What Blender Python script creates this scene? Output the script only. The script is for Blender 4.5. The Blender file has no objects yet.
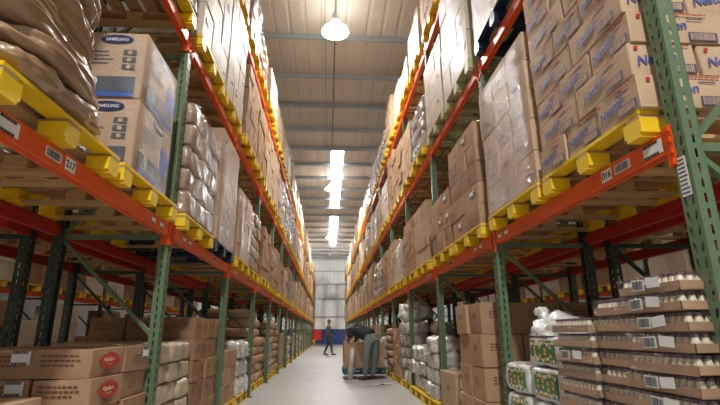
import bpy, bmesh, math, random
from mathutils import Vector, Matrix, noise
R = random.Random(7)
C = bpy.context.scene.collection
SC = bpy.context.scene
PI = math.pi

# ------------------------------------------------------------------ camera
CAMZ = 1.2
cd = bpy.data.cameras.new('camera')
cam = bpy.data.objects.new('camera', cd); C.objects.link(cam)
F_PX, YAW, PITCH, ROLL = 464.37, .0685, .2729, -.0068
cd.sensor_width = 36; cd.lens = F_PX / 720 * 36; cd.clip_start = .05; cd.clip_end = 300
fw = Vector((math.sin(YAW)*math.cos(PITCH), math.cos(YAW)*math.cos(PITCH), math.sin(PITCH)))
rt = Vector((math.cos(YAW), -math.sin(YAW), 0)); up = rt.cross(fw)
rt2 = math.cos(ROLL)*rt + math.sin(ROLL)*up; up2 = -math.sin(ROLL)*rt + math.cos(ROLL)*up
m = Matrix((rt2, up2, -fw)).transposed().to_4x4(); m.translation = (0, 0, CAMZ)
cam.matrix_world = m
SC.camera = cam

# ------------------------------------------------------------------ world, light, exposure
SC.view_settings.view_transform = 'Standard'; SC.view_settings.look = 'None'
SC.view_settings.gamma = 1; SC.view_settings.use_curve_mapping = False
SC.view_settings.exposure = 0.50
w = bpy.data.worlds.new('world'); SC.world = w; w.use_nodes = True
w.node_tree.nodes['Background'].inputs[0].default_value = (.92, .95, 1, 1)
w.node_tree.nodes['Background'].inputs[1].default_value = .30       # uniform ambient fill; the unseen rear is left open to let it in
LAMP_W, SIDE_W, SKY_E = 680, 120, 10.0
def light(name, kind, loc, energy, color, size=.3, rot=None, size_y=None):
    l = bpy.data.lights.new(name, kind); l.energy = energy; l.color = color
    if kind == 'AREA':
        l.shape = 'RECTANGLE'; l.size = size; l.size_y = size_y or size
    else: l.shadow_soft_size = size
    o = bpy.data.objects.new(name, l); C.objects.link(o); o.location = loc
    if rot: o.rotation_euler = rot
    return o
LAMP_Y = [-3.2, 10.0, 23.2, 36.2, 46.4]
for y in LAMP_Y[:4]:
    l = light('lamp_light', 'SPOT', (.10, y, 8.20), LAMP_W if y > 0 else 2.6*LAMP_W, (1, .975, .94), .25); l.data.spot_size = math.radians(172); l.data.spot_blend = .6
for sx in (-5.6, 5.75):                                        # unseen fill added over the side aisles; the far pair brightens the end wall
    for y in (-1, 6, 16, 29, 42): light('aisle_fill_light', 'POINT', (sx, y, 8.3), SIDE_W if y < 40 else 1100, (1, .93, .84), .3)

# ------------------------------------------------------------------ materials
def nodes(name):
    mt = bpy.data.materials.new(name); mt.use_nodes = True
    return mt, mt.node_tree, mt.node_tree.nodes['Principled BSDF']
def tint(nt, col, amt, scale=6, rnd=0.0, coord='Object', stretch=None):
    """colour with noise mottling and per-object / per-island tone"""
    tc = nt.nodes.new('ShaderNodeTexCoord'); nz = nt.nodes.new('ShaderNodeTexNoise'); nz.inputs['Scale'].default_value = scale
    nz.inputs['Detail'].default_value = 4
    src = tc.outputs[coord]
    if stretch:
        mp = nt.nodes.new('ShaderNodeMapping'); mp.inputs['Scale'].default_value = stretch
        nt.links.new(src, mp.inputs[0]); src = mp.outputs[0]
    nt.links.new(src, nz.inputs['Vector'])
    mr = nt.nodes.new('ShaderNodeMapRange'); mr.inputs['To Min'].default_value = 1-amt; mr.inputs['To Max'].default_value = 1+amt
    nt.links.new(nz.outputs['Fac'], mr.inputs[0]); val = mr.outputs[0]
    if rnd:
        oi = nt.nodes.new('ShaderNodeObjectInfo'); ge = nt.nodes.new('ShaderNodeNewGeometry')
        ad = nt.nodes.new('ShaderNodeMath'); ad.operation = 'ADD'; fr = nt.nodes.new('ShaderNodeMath'); fr.operation = 'FRACT'
        nt.links.new(oi.outputs['Random'], ad.inputs[0]); nt.links.new(ge.outputs['Random Per Island'], ad.inputs[1]); nt.links.new(ad.outputs[0], fr.inputs[0])
        m2 = nt.nodes.new('ShaderNodeMapRange'); m2.inputs['To Min'].default_value = 1-rnd; m2.inputs['To Max'].default_value = 1+rnd
        nt.links.new(fr.outputs[0], m2.inputs[0])
        mu = nt.nodes.new('ShaderNodeMath'); mu.operation = 'MULTIPLY'
        nt.links.new(val, mu.inputs[0]); nt.links.new(m2.outputs[0], mu.inputs[1]); val = mu.outputs[0]
    vm = nt.nodes.new('ShaderNodeVectorMath'); vm.operation = 'SCALE'; vm.inputs[0].default_value = col[:3]
    nt.links.new(val, vm.inputs['Scale'])
    return vm.outputs[0], src
def mat(name, col, rough=.6, metal=0, amt=.12, scale=6, rnd=0.0, bump=0.0, bscale=20, coat=0.0, stretch=None, spec=.5, coord='Object'):
    mt, nt, b = nodes(name)
    o, src = tint(nt, col, amt, scale, rnd, coord, stretch)
    nt.links.new(o, b.inputs['Base Color'])
    b.inputs['Roughness'].default_value = rough; b.inputs['Metallic'].default_value = metal
    b.inputs['Specular IOR Level'].default_value = spec
    if coat: b.inputs['Coat Weight'].default_value = coat; b.inputs['Coat Roughness'].default_value = .12
    if bump:
        nz = nt.nodes.new('ShaderNodeTexNoise'); nz.inputs['Scale'].default_value = bscale; nz.inputs['Detail'].default_value = 3
        nt.links.new(src, nz.inputs['Vector'])
        bp = nt.nodes.new('ShaderNodeBump'); bp.inputs['Strength'].default_value = bump; bp.inputs['Distance'].default_value = .02
        nt.links.new(nz.outputs['Fac'], bp.inputs['Height']); nt.links.new(bp.outputs[0], b.inputs['Normal'])
        if coat: nt.links.new(bp.outputs[0], b.inputs['Coat Normal'])
    return mt
def emit(name, col, e):
    mt, nt, b = nodes(name); b.inputs['Base Color'].default_value = (*col, 1)
    b.inputs['Emission Color'].default_value = (*col, 1); b.inputs['Emission Strength'].default_value = e
    return mt
M = {}
M['floor'] = mat('concrete', (.46, .45, .43), .42, amt=.22, scale=1.3, bump=.08, bscale=40)
M['roof'] = mat('roof_sheet', (.70, .64, .57), .6, amt=.08, scale=.8)
M['purlin'] = mat('purlin_steel', (.38, .41, .44), .45, amt=.06)
M['wallpaint'] = mat('white_paint', (.80, .81, .82), .6, amt=.04)
M['bluepaint'] = mat('blue_paint', (.03, .07, .24), .5, amt=.1)
M['sidewall'] = mat('side_wall_sheet', (.17, .16, .15), .6, amt=.1); M['cladding'] = mat('wall_cladding', (.66, .69, .71), .45, amt=.05, scale=2)
M['sky'] = emit('translucent_roof_sheet', (.90, .96, 1), SKY_E)
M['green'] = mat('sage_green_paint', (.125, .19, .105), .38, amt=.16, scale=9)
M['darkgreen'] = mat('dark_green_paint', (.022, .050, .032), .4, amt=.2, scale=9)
M['orange'] = mat('vermilion_paint', (.80, .095, .012), .38, amt=.12, scale=7)
M['red'] = mat('rear_beam_red', (.46, .02, .010), .42, amt=.15, scale=7)  # deeper red than the front beams, for rear and back-row beams
M['wood'] = mat('raw_pallet_wood', (.50, .31, .13), .75, amt=.3, scale=5, stretch=(1.5, 1.5, 8), rnd=.18)
M['yellow'] = mat('yellow_paint', (.90, .60, .012), .45, amt=.16, scale=8)
M['palegreen'] = mat('pale_green_paint', (.50, .50, .26), .55, amt=.14, scale=8)
M['navy'] = mat('navy_plastic', (.012, .03, .06), .4, amt=.1)
M['bluepallet'] = mat('blue_paint_pallet', (.02, .10, .16), .5, amt=.2)
M['kraft'] = mat('kraft_board', (.43, .265, .15), .72, amt=.10, scale=5, rnd=.16, bump=.10, bscale=9)
M['kraft2'] = mat('light_kraft_board', (.53, .37, .235), .68, amt=.08, scale=5, rnd=.10, bump=.10, bscale=9)
M['kraft3'] = mat('dark_kraft_board', (.33, .19, .10), .75, amt=.12, scale=5, rnd=.14, bump=.10, bscale=9)
M['whitecarton'] = mat('pale_board', (.64, .54, .42), .55, amt=.07, scale=5, rnd=.10, bump=.08, bscale=9)
M['tape'] = mat('packing_tape', (.50, .33, .19), .22, amt=.05)
M['paper'] = mat('brown_sack_paper', (.46, .29, .17), .6, amt=.14, scale=8, rnd=.15, bump=.4, bscale=14)
M['filmpaper'] = mat('brown_paper_in_film', (.36, .25, .17), .33, amt=.28, scale=7, rnd=.14, bump=.5, bscale=11, coat=.9)
M['glossbrown'] = mat('glossy_brown_film', (.33, .205, .11), .38, amt=.35, scale=4, bump=1.0, bscale=6, coat=.7, stretch=(1.5, .22, 1.5))
M['palepack'] = mat('pale_printed_paper', (.55, .45, .30), .5, amt=.3, scale=12, rnd=.12, bump=.3, bscale=10, coat=.3); M['creamsack'] = mat('cream_sack', (.62, .56, .45), .45, amt=.12, scale=8, rnd=.1, bump=.4, bscale=14, coat=.3)
M['silverpack'] = mat('pale_goods_in_film', (.54, .53, .49), .22, amt=.45, scale=7, rnd=.2, bump=1.0, bscale=9, coat=1.0)
M['white'] = mat('white_label', (.82, .82, .80), .5, amt=.02)
M['black'] = mat('black_ink', (.02, .02, .022), .5, amt=.05)
M['inkblue'] = mat('blue_ink', (.10, .12, .33), .55, amt=.15)
M['inkred'] = mat('red_ink', (.52, .035, .02), .5, amt=.1)
M['inkpalered'] = mat('faded_red_ink', (.46, .10, .06), .55, amt=.1); M['inkbrown'] = mat('brown_ink', (.15, .07, .04), .6, amt=.1)
M['inkviolet'] = mat('violet_ink', (.11, .08, .17), .55, amt=.1)
M['samblue'] = mat('deep_blue_ink', (.012, .022, .10), .4, amt=.05)
M['samgrey'] = mat('slate_ink', (.09, .10, .12), .45, amt=.1)
M['brightblue'] = mat('bright_blue_ink', (.05, .12, .45), .4, amt=.05)
M['lid'] = mat('jar_lid', (.13, .07, .09), .35, amt=.1)
M['jar'] = mat('jar_cream', (.78, .68, .50), .3, amt=.15, scale=30, coat=.5)
M['jartip'] = mat('jar_brown_label', (.22, .12, .08), .35, amt=.15, coat=.5)
M['bagfilm'] = mat('thin_white_film', (.74, .76, .74), .25, amt=.1, bump=.7, bscale=9, coat=.7); M['whiteplastic'] = mat('white_plastic', (.68, .70, .68), .3, amt=.1, bump=.5, bscale=10, coat=.4)
M['printgreen'] = mat('green_print', (.03, .20, .11), .35, amt=.3, scale=30, coat=.5)
M['printyellow'] = mat('yellow_print', (.72, .42, .03), .35, amt=.2, scale=25, coat=.5)
M['skin'] = mat('skin', (.22, .11, .065), .5, amt=.05)
M['hair'] = mat('black_hair', (.012, .010, .009), .6, amt=.1)
M['shirtdark'] = mat('charcoal_cloth', (.030, .033, .042), .85, amt=.15, bump=.3, bscale=9)
M['trousers'] = mat('grey_green_cloth', (.16, .205, .19), .85, amt=.12, bump=.3, bscale=9)
M['shirtolive'] = mat('olive_cloth', (.13, .125, .075), .85, amt=.15, bump=.3, bscale=9)
M['jeans'] = mat('slate_denim', (.06, .07, .085), .85, amt=.15, bump=.3, bscale=9)
M['shoe'] = mat('brown_shoe', (.06, .045, .035), .6, amt=.1)
M['lampmetal'] = mat('lamp_aluminium', (.55, .56, .57), .3, metal=.7, amt=.05)
M['bulb'] = emit('lamp_bulb', (1, .96, .88), 25); M['acrylic'] = emit('glowing_acrylic_reflector', (1, .96, .90), 7)
M['cable'] = mat('grey_conduit', (.16, .16, .16), .6, amt=.05)
M['redbox'] = mat('fire_red', (.62, .03, .02), .4, amt=.05)
# stretch film
mt, nt, b = nodes('clear_stretch_film')
nt.nodes.remove(b); out = nt.nodes['Material Output']
tr = nt.nodes.new('ShaderNodeBsdfTransparent'); tr.inputs[0].default_value = (.97, .97, .98, 1)
gl = nt.nodes.new('ShaderNodeBsdfGlossy'); gl.inputs['Roughness'].default_value = .11; gl.inputs[0].default_value = (.95, .95, .97, 1)
df = nt.nodes.new('ShaderNodeBsdfDiffuse'); df.inputs[0].default_value = (.8, .8, .82, 1)
tc = nt.nodes.new('ShaderNodeTexCoord'); mp = nt.nodes.new('ShaderNodeMapping'); mp.inputs['Scale'].default_value = (4, 4, 11); mp.inputs['Rotation'].default_value = (.35, .3, .2)
nz = nt.nodes.new('ShaderNodeTexNoise'); nz.inputs['Scale'].default_value = 2.6; nz.inputs['Detail'].default_value = 5; nz.inputs['Distortion'].default_value = 1.4
bp = nt.nodes.new('ShaderNodeBump'); bp.inputs['Strength'].default_value = .8; bp.inputs['Distance'].default_value = .03
fr = nt.nodes.new('ShaderNodeLayerWeight'); fr.inputs[0].default_value = .35
L = nt.links.new
L(tc.outputs['Object'], mp.inputs[0]); L(mp.outputs[0], nz.inputs['Vector']); L(nz.outputs['Fac'], bp.inputs['Height'])
L(bp.outputs[0], gl.inputs['Normal']); L(bp.outputs[0], fr.inputs['Normal'])
mr = nt.nodes.new('ShaderNodeMapRange'); mr.inputs['To Min'].default_value = .015; mr.inputs['To Max'].default_value = .30
L(fr.outputs['Facing'], mr.inputs[0])
m1 = nt.nodes.new('ShaderNodeMixShader'); m1.inputs[0].default_value = .94; L(df.outputs[0], m1.inputs[1]); L(gl.outputs[0], m1.inputs[2])
m2 = nt.nodes.new('ShaderNodeMixShader'); L(mr.outputs[0], m2.inputs[0]); L(tr.outputs[0], m2.inputs[1]); L(m1.outputs[0], m2.inputs[2]); L(m2.outputs[0], out.inputs[0])
M['film'] = mt
mt = mt.copy(); mt.name = 'thin_tray_film'
for n_ in mt.node_tree.nodes:
    if n_.type == 'MAP_RANGE': n_.inputs['To Min'].default_value = .03; n_.inputs['To Max'].default_value = .16
M['trayfilm'] = mt

# ------------------------------------------------------------------ mesh helpers
class MB:
    def __init__(s): s.v = []; s.f = []; s.mi = []; s.mats = []
    def mid(s, k):
        if k not in s.mats: s.mats.append(k)
        return s.mats.index(k)
    def add(s, vs, fs, k):
        o = len(s.v); s.v += [tuple(v) for v in vs]; s.f += [tuple(i+o for i in f) for f in fs]; s.mi += [s.mid(k)]*len(fs); return s
    def box(s, c, d, k, rot=None):
        x, y, z = d[0]/2, d[1]/2, d[2]/2
        vs = [Vector((a*x, b_*y, e*z)) for a in (-1, 1) for b_ in (-1, 1) for e in (-1, 1)]
        if rot is not None: vs = [rot @ v for v in vs]
        vs = [v + Vector(c) for v in vs]
        return s.add(vs, [(0, 1, 3, 2), (4, 6, 7, 5), (0, 4, 5, 1), (2, 3, 7, 6), (0, 2, 6, 4), (1, 5, 7, 3)], k)
    def bar(s, a, b_, wd, k, wd2=None):
        a, b_ = Vector(a), Vector(b_); d = b_-a; q = d.to_track_quat('Z', 'Y').to_matrix()
        return s.box((a+b_)/2, (wd, wd2 or wd, d.length), k, q)
    def tube(s, pts, r, k, n=10, cap=True):
        pts = [Vector(p) for p in pts]; rs = r if isinstance(r, (list, tuple)) else [r]*len(pts)
        vs, fs = [], []
        for i, p in enumerate(pts):
            d = (pts[min(i+1, len(pts)-1)]-pts[max(i-1, 0)]).normalized(); q = d.to_track_quat('Z', 'Y').to_matrix()
            for j in range(n):
                t = 2*PI*j/n; vs.append(p + q @ Vector((rs[i]*math.cos(t), rs[i]*math.sin(t), 0)))
        for i in range(len(pts)-1):
            for j in range(n): fs.append((i*n+j, i*n+(j+1) % n, (i+1)*n+(j+1) % n, (i+1)*n+j))
        if cap: fs.append(tuple(range(n-1, -1, -1))); fs.append(tuple((len(pts)-1)*n+j for j in range(n)))
        return s.add(vs, fs, k)
    def mesh(s, name, bevel=0, smooth=False):
        me = bpy.data.meshes.new(name); me.from_pydata(s.v, [], s.f); me.update()
        for k in s.mats: me.materials.append(M[k])
        me.polygons.foreach_set('material_index', s.mi)
        if bevel:
            bm = bmesh.new(); bm.from_mesh(me)
            bmesh.ops.bevel(bm, geom=bm.edges[:], offset=bevel, segments=1, affect='EDGES', clamp_overlap=True)
            bm.to_mesh(me); bm.free()
        if smooth: me.polygons.foreach_set('use_smooth', [True]*len(me.polygons))
        return me
def obj(name, me, loc=(0, 0, 0), rot=None, parent=None):
    o = bpy.data.objects.new(name, me); C.objects.link(o); o.location = loc
    if rot is not None:
        if isinstance(rot, (int, float)): o.rotation_euler = (0, 0, rot)
        else: o.rotation_euler = rot
    if parent: o.parent = parent
    return o
def thing(name, label, cat, loc=(0, 0, 0), rot=None, group=None, me=None):
    o = obj(name, me, loc, rot); o['label'] = label; o['category'] = cat; o['kind'] = 'thing'
    if group: o['group'] = group
    return o
def part(name, me, parent, loc=(0, 0, 0), rot=None, label=None):
    o = obj(name, me, loc, rot, parent)
    if label: o['label'] = label
    return o
def struct(name, me, loc=(0, 0, 0)):
    o = obj(name, me, loc); o['kind'] = 'structure'; return o
def face_mat(n, c, tilt=0):
    """local matrix that lays a flat XY drawing on a face with outward normal n, centred at c"""
    n = Vector(n); z = Vector((0, 0, 1)); r = z.cross(n) if abs(n.z) < .9 else Vector((0, -1, 0)).cross(n)
    u = n.cross(r)
    mm = Matrix((r, u, n)).transposed().to_4x4(); mm.translation = Vector(c)
    return mm @ Matrix.Rotation(tilt, 4, 'Z')
def decal(name, me, parent, n, c, tilt=0, label=None):
    o = obj(name, me, parent=parent); o.matrix_local = face_mat(n, c, tilt)
    if label: o['label'] = label
    return o
def text_mesh(s, size, k, shear=0, offset=0, ext=.0008):
    cu = bpy.data.curves.new('t', 'FONT'); cu.body = s; cu.size = size; cu.shear = shear; cu.offset = offset; cu.extrude = ext
    cu.align_x = 'CENTER'; cu.align_y = 'CENTER'; cu.resolution_u = 3
    o = bpy.data.objects.new('t', cu); C.objects.link(o)
    me = bpy.data.meshes.new_from_object(o.evaluated_get(bpy.context.evaluated_depsgraph_get()))
    bpy.data.objects.remove(o); bpy.data.curves.remove(cu)
    me.materials.clear(); me.materials.append(M[k]); return me
def lines_mesh(name, w_, h_, n, k, bg=None, vertical=False, seed=1, t=.0012):
    """printed lines or bars on an optional ground, in the XY plane"""
    rr = random.Random(seed); b_ = MB()
    if bg: b_.box((0, 0, 0), (w_, h_, t), bg)
    z = t*.8
    if vertical:
        x = -w_*.44
        while x < w_*.42:
            bw = rr.uniform(.012, .035)*w_; b_.box((x+bw/2, 0, z), (bw, h_*.8, t), k); x += bw + rr.uniform(.012, .04)*w_
    else:
        for i in range(n):
            y = h_*.42 - h_*.84*i/max(n-1, 1); x = -w_*.46; end = w_*rr.uniform(.25, .46)
            while x < end:
                bw = min(rr.uniform(.06, .16)*w_, end-x); b_.box((x+bw/2, y, z), (bw, h_*.42/n, t), k); x += bw + .025*w_
    return b_.mesh(name)
ORD = 'zeroth first second third fourth fifth sixth seventh eighth ninth tenth eleventh twelfth thirteenth fourteenth fifteenth sixteenth seventeenth eighteenth nineteenth twentieth'.split()

# ------------------------------------------------------------------ setting
AL, AR = 1.50, 1.74                       # beam faces of the two racks
LEV = [0.0, 2.08, 4.14, 6.18]; BEAM_H = .12
DEP = 1.05; WALL_Y = 51.5; CEIL = 9.2; SX = 15
Y0 = {-1: 1.75, 1: 2.05}; PITCHY = 2.7; NB = 17
A = {-1: AL, 1: AR}
struct('floor', MB().box((0, 22, -.05), (2*SX, 62, .1), 'floor').mesh('floor'))
# roof: trapezoidal sheets running across, with a gap for the translucent strip
def corr(x0, x1, y0, y1, z, k, step=.25, amp=.035):
    b_ = MB(); ys = []; y = y0
    vs, fs = [], []
    prof = [(0, 0), (.14, 0), (.17, amp), (.22, amp), (.25, 0)]
    while y < y1:
        for py, pz in prof[:-1]: ys.append((y+py, z+pz))
        y += step
    for (yy, zz) in ys: vs += [(x0, yy, zz), (x1, yy, zz)]
    for i in range(len(ys)-1): fs.append((2*i, 2*i+1, 2*i+3, 2*i+2))
    return b_.add(vs, fs, k)
def roof_sheet(y0, y1, x0, x1, k='roof'):
    # ribs run along the aisle: profile in x
    vs, fs, xs = [], [], []; x = x0
    while x < x1 - 1e-6:
        for px, pz in ((0, 0), (.30, 0), (.33, .014), (.38, .014)): xs.append((min(x+px, x1), pz))
        x += .41
    for xx, zz in xs: vs += [(xx, y0, CEIL+zz), (xx, y1, CEIL+zz)]
    for i in range(len(xs)-1): fs.append((2*i, 2*i+1, 2*i+3, 2*i+2))
    return MB().add(vs, fs, k)
SKX0, SKX1, SKY0, SKY1 = .06, .64, 19.6, 43.5
b_ = roof_sheet(-9, WALL_Y, -SX, SKX0)
for a_ in ((-9, SKY0, SKX0, SKX1), (SKY1, WALL_Y, SKX0, SKX1), (-9, WALL_Y, SKX1, SX)):
    q = roof_sheet(*a_); b_.add(q.v, q.f, 'roof')
b_.box((0, 21, CEIL+.09), (.02, .02, .02), 'roof')
struct('ceiling', b_.mesh('ceiling'))
# purlins: cold formed Z sections, and deeper rafters every eight metres
for i, y in enumerate([1.1+2.03*j for j in range(-5, 25)]):
    if y > WALL_Y-.3: continue
    pb = MB().box((0, y, CEIL-.09), (2*SX, .012, .17), 'purlin').box((0, y-.03, CEIL-.172), (2*SX, .07, .012), 'purlin').box((0, y+.03, CEIL-.008), (2*SX, .07, .012), 'purlin')
    struct('trim_%d' % (i+1), pb.mesh('purlin'))
# walls
b_ = MB().box((0, WALL_Y, .78), (2*SX, .2, 1.56), 'bluepaint'); struct('wall_end_dado', b_.mesh('wall'))
b_ = MB().box((0, WALL_Y, 2.18), (2*SX, .2, 1.24), 'wallpaint'); struct('wall_end_band', b_.mesh('wall'))
b_ = MB(); vs, fs, xs = [], [], []; x = -SX
while x < SX:
    for px, py in ((0, 0), (.2, 0), (.24, .05), (.36, .05)): xs.append((x+px, py))
    x += .40
for xx, yy in xs: vs += [(xx, WALL_Y-.1+yy, 2.8), (xx, WALL_Y-.1+yy, CEIL+.1)]
for i in range(len(xs)-1): fs.append((2*i, 2*i+2, 2*i+3, 2*i+1))
b_.add(vs, fs, 'cladding')
struct('wall_end', b_.mesh('wall'))
for i, z in enumerate((2.84, 4.75, 6.3, 7.7, 9.0)):
    struct('trim_end_%d' % (i+1), MB().box((0, WALL_Y-.17, z), (2*SX, .1, .14), 'purlin').mesh('girt'))
for s, n in ((-1, 'left'), (1, 'right')):
    struct('wall_'+n, MB().box((s*SX, 21, 4.6), (.2, 61, 9.3), 'sidewall').mesh('wall'))
# translucent roof strip in separate sheets
y = SKY0; i = 0
while y < SKY1-.1:
    y1 = min(y+2.03, SKY1)
    if i == 5: struct('trim_roof_patch', MB().box(((SKX0+SKX1)/2, (y+y1)/2, CEIL+.02), (SKX1-SKX0+.04, y1-y, .02), 'roof').mesh('patch'))
    else: struct('window_%d' % (i+1), MB().box(((SKX0+SKX1)/2, (y+y1)/2, CEIL+.02), (SKX1-SKX0, y1-y-.03, .02), 'sky').mesh('roof_light'))
    y = y1; i += 1
for s, n in ((-1, 'left'), (1, 'right')):        # unseen walls added to keep the rear ambient fill out of the side aisles
    struct('wall_light_block_'+n, MB().box((s*10, -8.9, 4.6), (10.2, .2, 9.3), 'cladding').mesh('wall'))
# conduit that carries the lamps
thing('ceiling_conduit', 'thin grey conduit running along the roof above the lamps', 'conduit', me=MB().tube([(.10, -6, 8.98), (.10, 51, 8.98)], .022, 'cable').mesh('conduit'))
thing('ceiling_cable', 'thinner grey cable running along the roof beside the lamp conduit', 'cable', me=MB().tube([(-.16, -6, 8.99), (-.16, 51, 8.99)], .010, 'cable').mesh('cable'))

# ------------------------------------------------------------------ high bay lamps
bell = MB().tube([(0, 0, 0), (0, 0, .06), (0, 0, .16), (0, 0, .25), (0, 0, .30)], [.27, .25, .17, .10, .09], 'acrylic', 20, cap=False).mesh('reflector', smooth=True)
deadbell = MB().tube([(0, 0, 0), (0, 0, .06), (0, 0, .16), (0, 0, .25), (0, 0, .30)], [.27, .25, .17, .10, .09], 'lampmetal', 20, cap=False).mesh('reflector', smooth=True)
bulb = MB().tube([(0, 0, -.10), (0, 0, -.08), (0, 0, -.02), (0, 0, .06), (0, 0, .16), (0, 0, .2)], [.05, .13, .18, .18, .10, .03], 'bulb', 16).mesh('bulb', smooth=True)
dead = MB().tube([(0, 0, -.02), (0, 0, 0), (0, 0, .08), (0, 0, .16), (0, 0, .2)], [.03, .06, .07, .04, .02], 'white', 16).mesh('bulb', smooth=True)
gear = MB().tube([(0, 0, .30), (0, 0, .33), (0, 0, .50), (0, 0, .53)], [.07, .09, .09, .04], 'lampmetal', 14).mesh('gear_housing')
rod = MB().tube([(0, 0, .52), (0, 0, .60)], .012, 'cable', 8).mesh('hanger')
for i, y in enumerate(LAMP_Y):
    if y < 0: continue
    lt = thing('high_bay_lamp', ('bright bell lamp under the roof nearest the camera, glowing white', 'lit bell lamp just short of the roof light strip, second along the aisle', 'lit bell lamp among the bright roof panels, third along the aisle', 'unlit small bell lamp hanging before the end wall')[i-1], 'lamp', (.10, y, 8.40), group='bell lamps over the aisle')
    part('reflector', bell if i < 4 else deadbell, lt).scale = (1.25, 1.25, 1); part('bulb', bulb if i < 4 else dead, lt); part('gear_housing', gear, lt); part('hanger', rod, lt)

# ------------------------------------------------------------------ rack uprights
HT = 7.0
def post_mesh(k, holes=True):
    """perforated C section, face towards -x, width .10 in y, depth .085 in x"""
    b_ = MB(); W, D = .10, .085
    def strip(u0, u1, cols, to3):
        # cols: list of (lo, hi, slot?) across; rows alternate; slots leave a real opening
        vs, fs = [], []
        z = 0; P = .0762
        nrow = int(HT/P)
        for r_ in range(nrow):
            za, zb, zc = r_*P, r_*P+.030, (r_+1)*P
            for (lo, hi, slot, sh) in cols:
                if not slot:
                    i = len(vs); vs += [to3(lo, za), to3(hi, za), to3(hi, zc), to3(lo, zc)]; fs.append((i, i+1, i+2, i+3))
                else:
                    mid = (lo+hi)/2; w2 = (hi-lo)*.26
                    for (p, q2) in ((lo, None), (None, hi)):
                        i = len(vs)
                        a0, a1 = (lo, mid-w2+sh) if p is not None else (mid+w2+sh, hi)
                        b0, b1 = (lo, mid-w2-sh) if p is not None else (mid+w2-sh, hi)
                        vs += [to3(a0, zb), to3(a1, zb), to3(b1, zc), to3(b0, zc)]; fs.append((i, i+1, i+2, i+3))
                    i = len(vs); vs += [to3(lo, za), to3(hi, za), to3(hi, zb), to3(lo, zb)]; fs.append((i, i+1, i+2, i+3))
        b_.add(vs, fs, k)
    W2 = W/2
    strip(0, 0, [(-W2, -W2+.012, 0, 0), (-W2+.012, -W2+.040, 1, .005), (-.010, .010, 0, 0), (W2-.040, W2-.012, 1, -.005), (W2-.012, W2, 0, 0)], lambda u, z: (0, u, z))
    for s in (-1, 1):
        strip(0, 0, [(0, .030, 0, 0), (.030, .055, 1, 0), (.055, D, 0, 0)], lambda u, z, s=s: (u, s*W2, z))
        b_.box((D, s*(W2-.012), HT/2), (.003, .024, HT), k)
    return b_.mesh('post')
def plain_post(k): 
    b_ = MB(); b_.box((.002, 0, HT/2), (.004, .10, HT), k)
    for s in (-1, 1): b_.box((.043, s*.048, HT/2), (.085, .004, HT), k)
    return b_.mesh('post')
POST = {k: post_mesh(k) for k in ('green', 'darkgreen')}
POSTP = {k: plain_post(k) for k in ('green', 'darkgreen')}
FOOT = MB().box((.04, 0, .004), (.16, .16, .008), 'darkgreen').mesh('base_plate')
HB = {k: MB().box((DEP/2, 0, 0), (DEP-.10, .035, .045), k).mesh('brace') for k in ('green', 'darkgreen')}
ZB = [.25, 1.15, 2.08, 3.05, 4.02, 5.0, 5.98, 6.85]; ZH = ZB[::2]+[6.85]
DB = {}
for k in ('green', 'darkgreen'):
    for i in range(len(ZB)-1):
        for fl in (0, 1):
            a_, c_ = (.07, DEP-.07) if (i+fl) % 2 else (DEP-.07, .07)
            DB[k, i, fl] = MB().bar((a_, .0, ZB[i]+.03), (c_, .0, ZB[i+1]-.03), .04, k, .03).mesh('diagonal')
FARF = {}
for k in ('green', 'darkgreen'):
    b_ = MB()
    for mm, ox, fl in ((POSTP[k], 0, 1), (POSTP[k], DEP, -1)):
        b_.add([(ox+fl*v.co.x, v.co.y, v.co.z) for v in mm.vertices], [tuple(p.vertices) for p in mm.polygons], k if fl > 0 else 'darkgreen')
    for z in ZH: b_.box((DEP/2, 0, z), (DEP-.1, .035, .045), k)
    for i in range(len(ZB)-1):
        a_, c_ = (.07, DEP-.07) if i % 2 else (DEP-.07, .07)
        b_.bar((a_, 0, ZB[i]+.03), (c_, 0, ZB[i+1]-.03), .04, k, .03)
    FARF[k] = b_.mesh('frame')
def rack_frame(s, xface, y, k, label, group, near, flip=False):
    """s: which way is 'into the rack' for +x local"""
    o = thing('rack_upright_frame', label, 'rack frame', (xface, y, 0), 0 if s > 0 else PI, group, None if near else FARF[k])
    if near:
        P = POST[k]
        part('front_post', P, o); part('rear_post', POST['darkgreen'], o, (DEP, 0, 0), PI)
        for z in ZH: part('horizontal_brace', HB[k], o, (0, 0, z))
        for i in range(len(ZB)-1): part('diagonal_brace', DB[k, i, 1 if s > 0 else 0], o)
        part('base_plate', FOOT, o); part('base_plate', FOOT, o, (DEP-.08, 0, 0))
    return o
# beams
LEN = PITCHY-.10
def beam_mesh(k):
    b_ = MB().box((.025, 0, .06), (.05, LEN, .12), k); b_.box((.058, 0, .045), (.016, LEN, .09), k)
    return b_.mesh('beam', bevel=.004)
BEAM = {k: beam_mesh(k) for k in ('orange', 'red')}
CON = {}
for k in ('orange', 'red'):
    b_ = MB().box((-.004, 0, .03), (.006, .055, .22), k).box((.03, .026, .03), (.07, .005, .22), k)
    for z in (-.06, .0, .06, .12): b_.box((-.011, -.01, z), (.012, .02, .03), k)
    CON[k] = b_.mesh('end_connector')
def beam(s, xface, ymid, z, k, label, group, con=True):
    o = thing('rack_beam', label, 'rack beam', (xface, ymid, z), 0 if s > 0 else PI, group, BEAM[k])
    if con:
        part('end_connector', CON[k], o, (0, -LEN/2-.0, 0)); part('end_connector', CON[k], o, (0, LEN/2+.0, 0))
    return o
SHELF = ['floor', 'first shelf', 'second shelf', 'top shelf']
SIDE = {-1: 'left', 1: 'right'}
FRONTBEAM = {}
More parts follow.
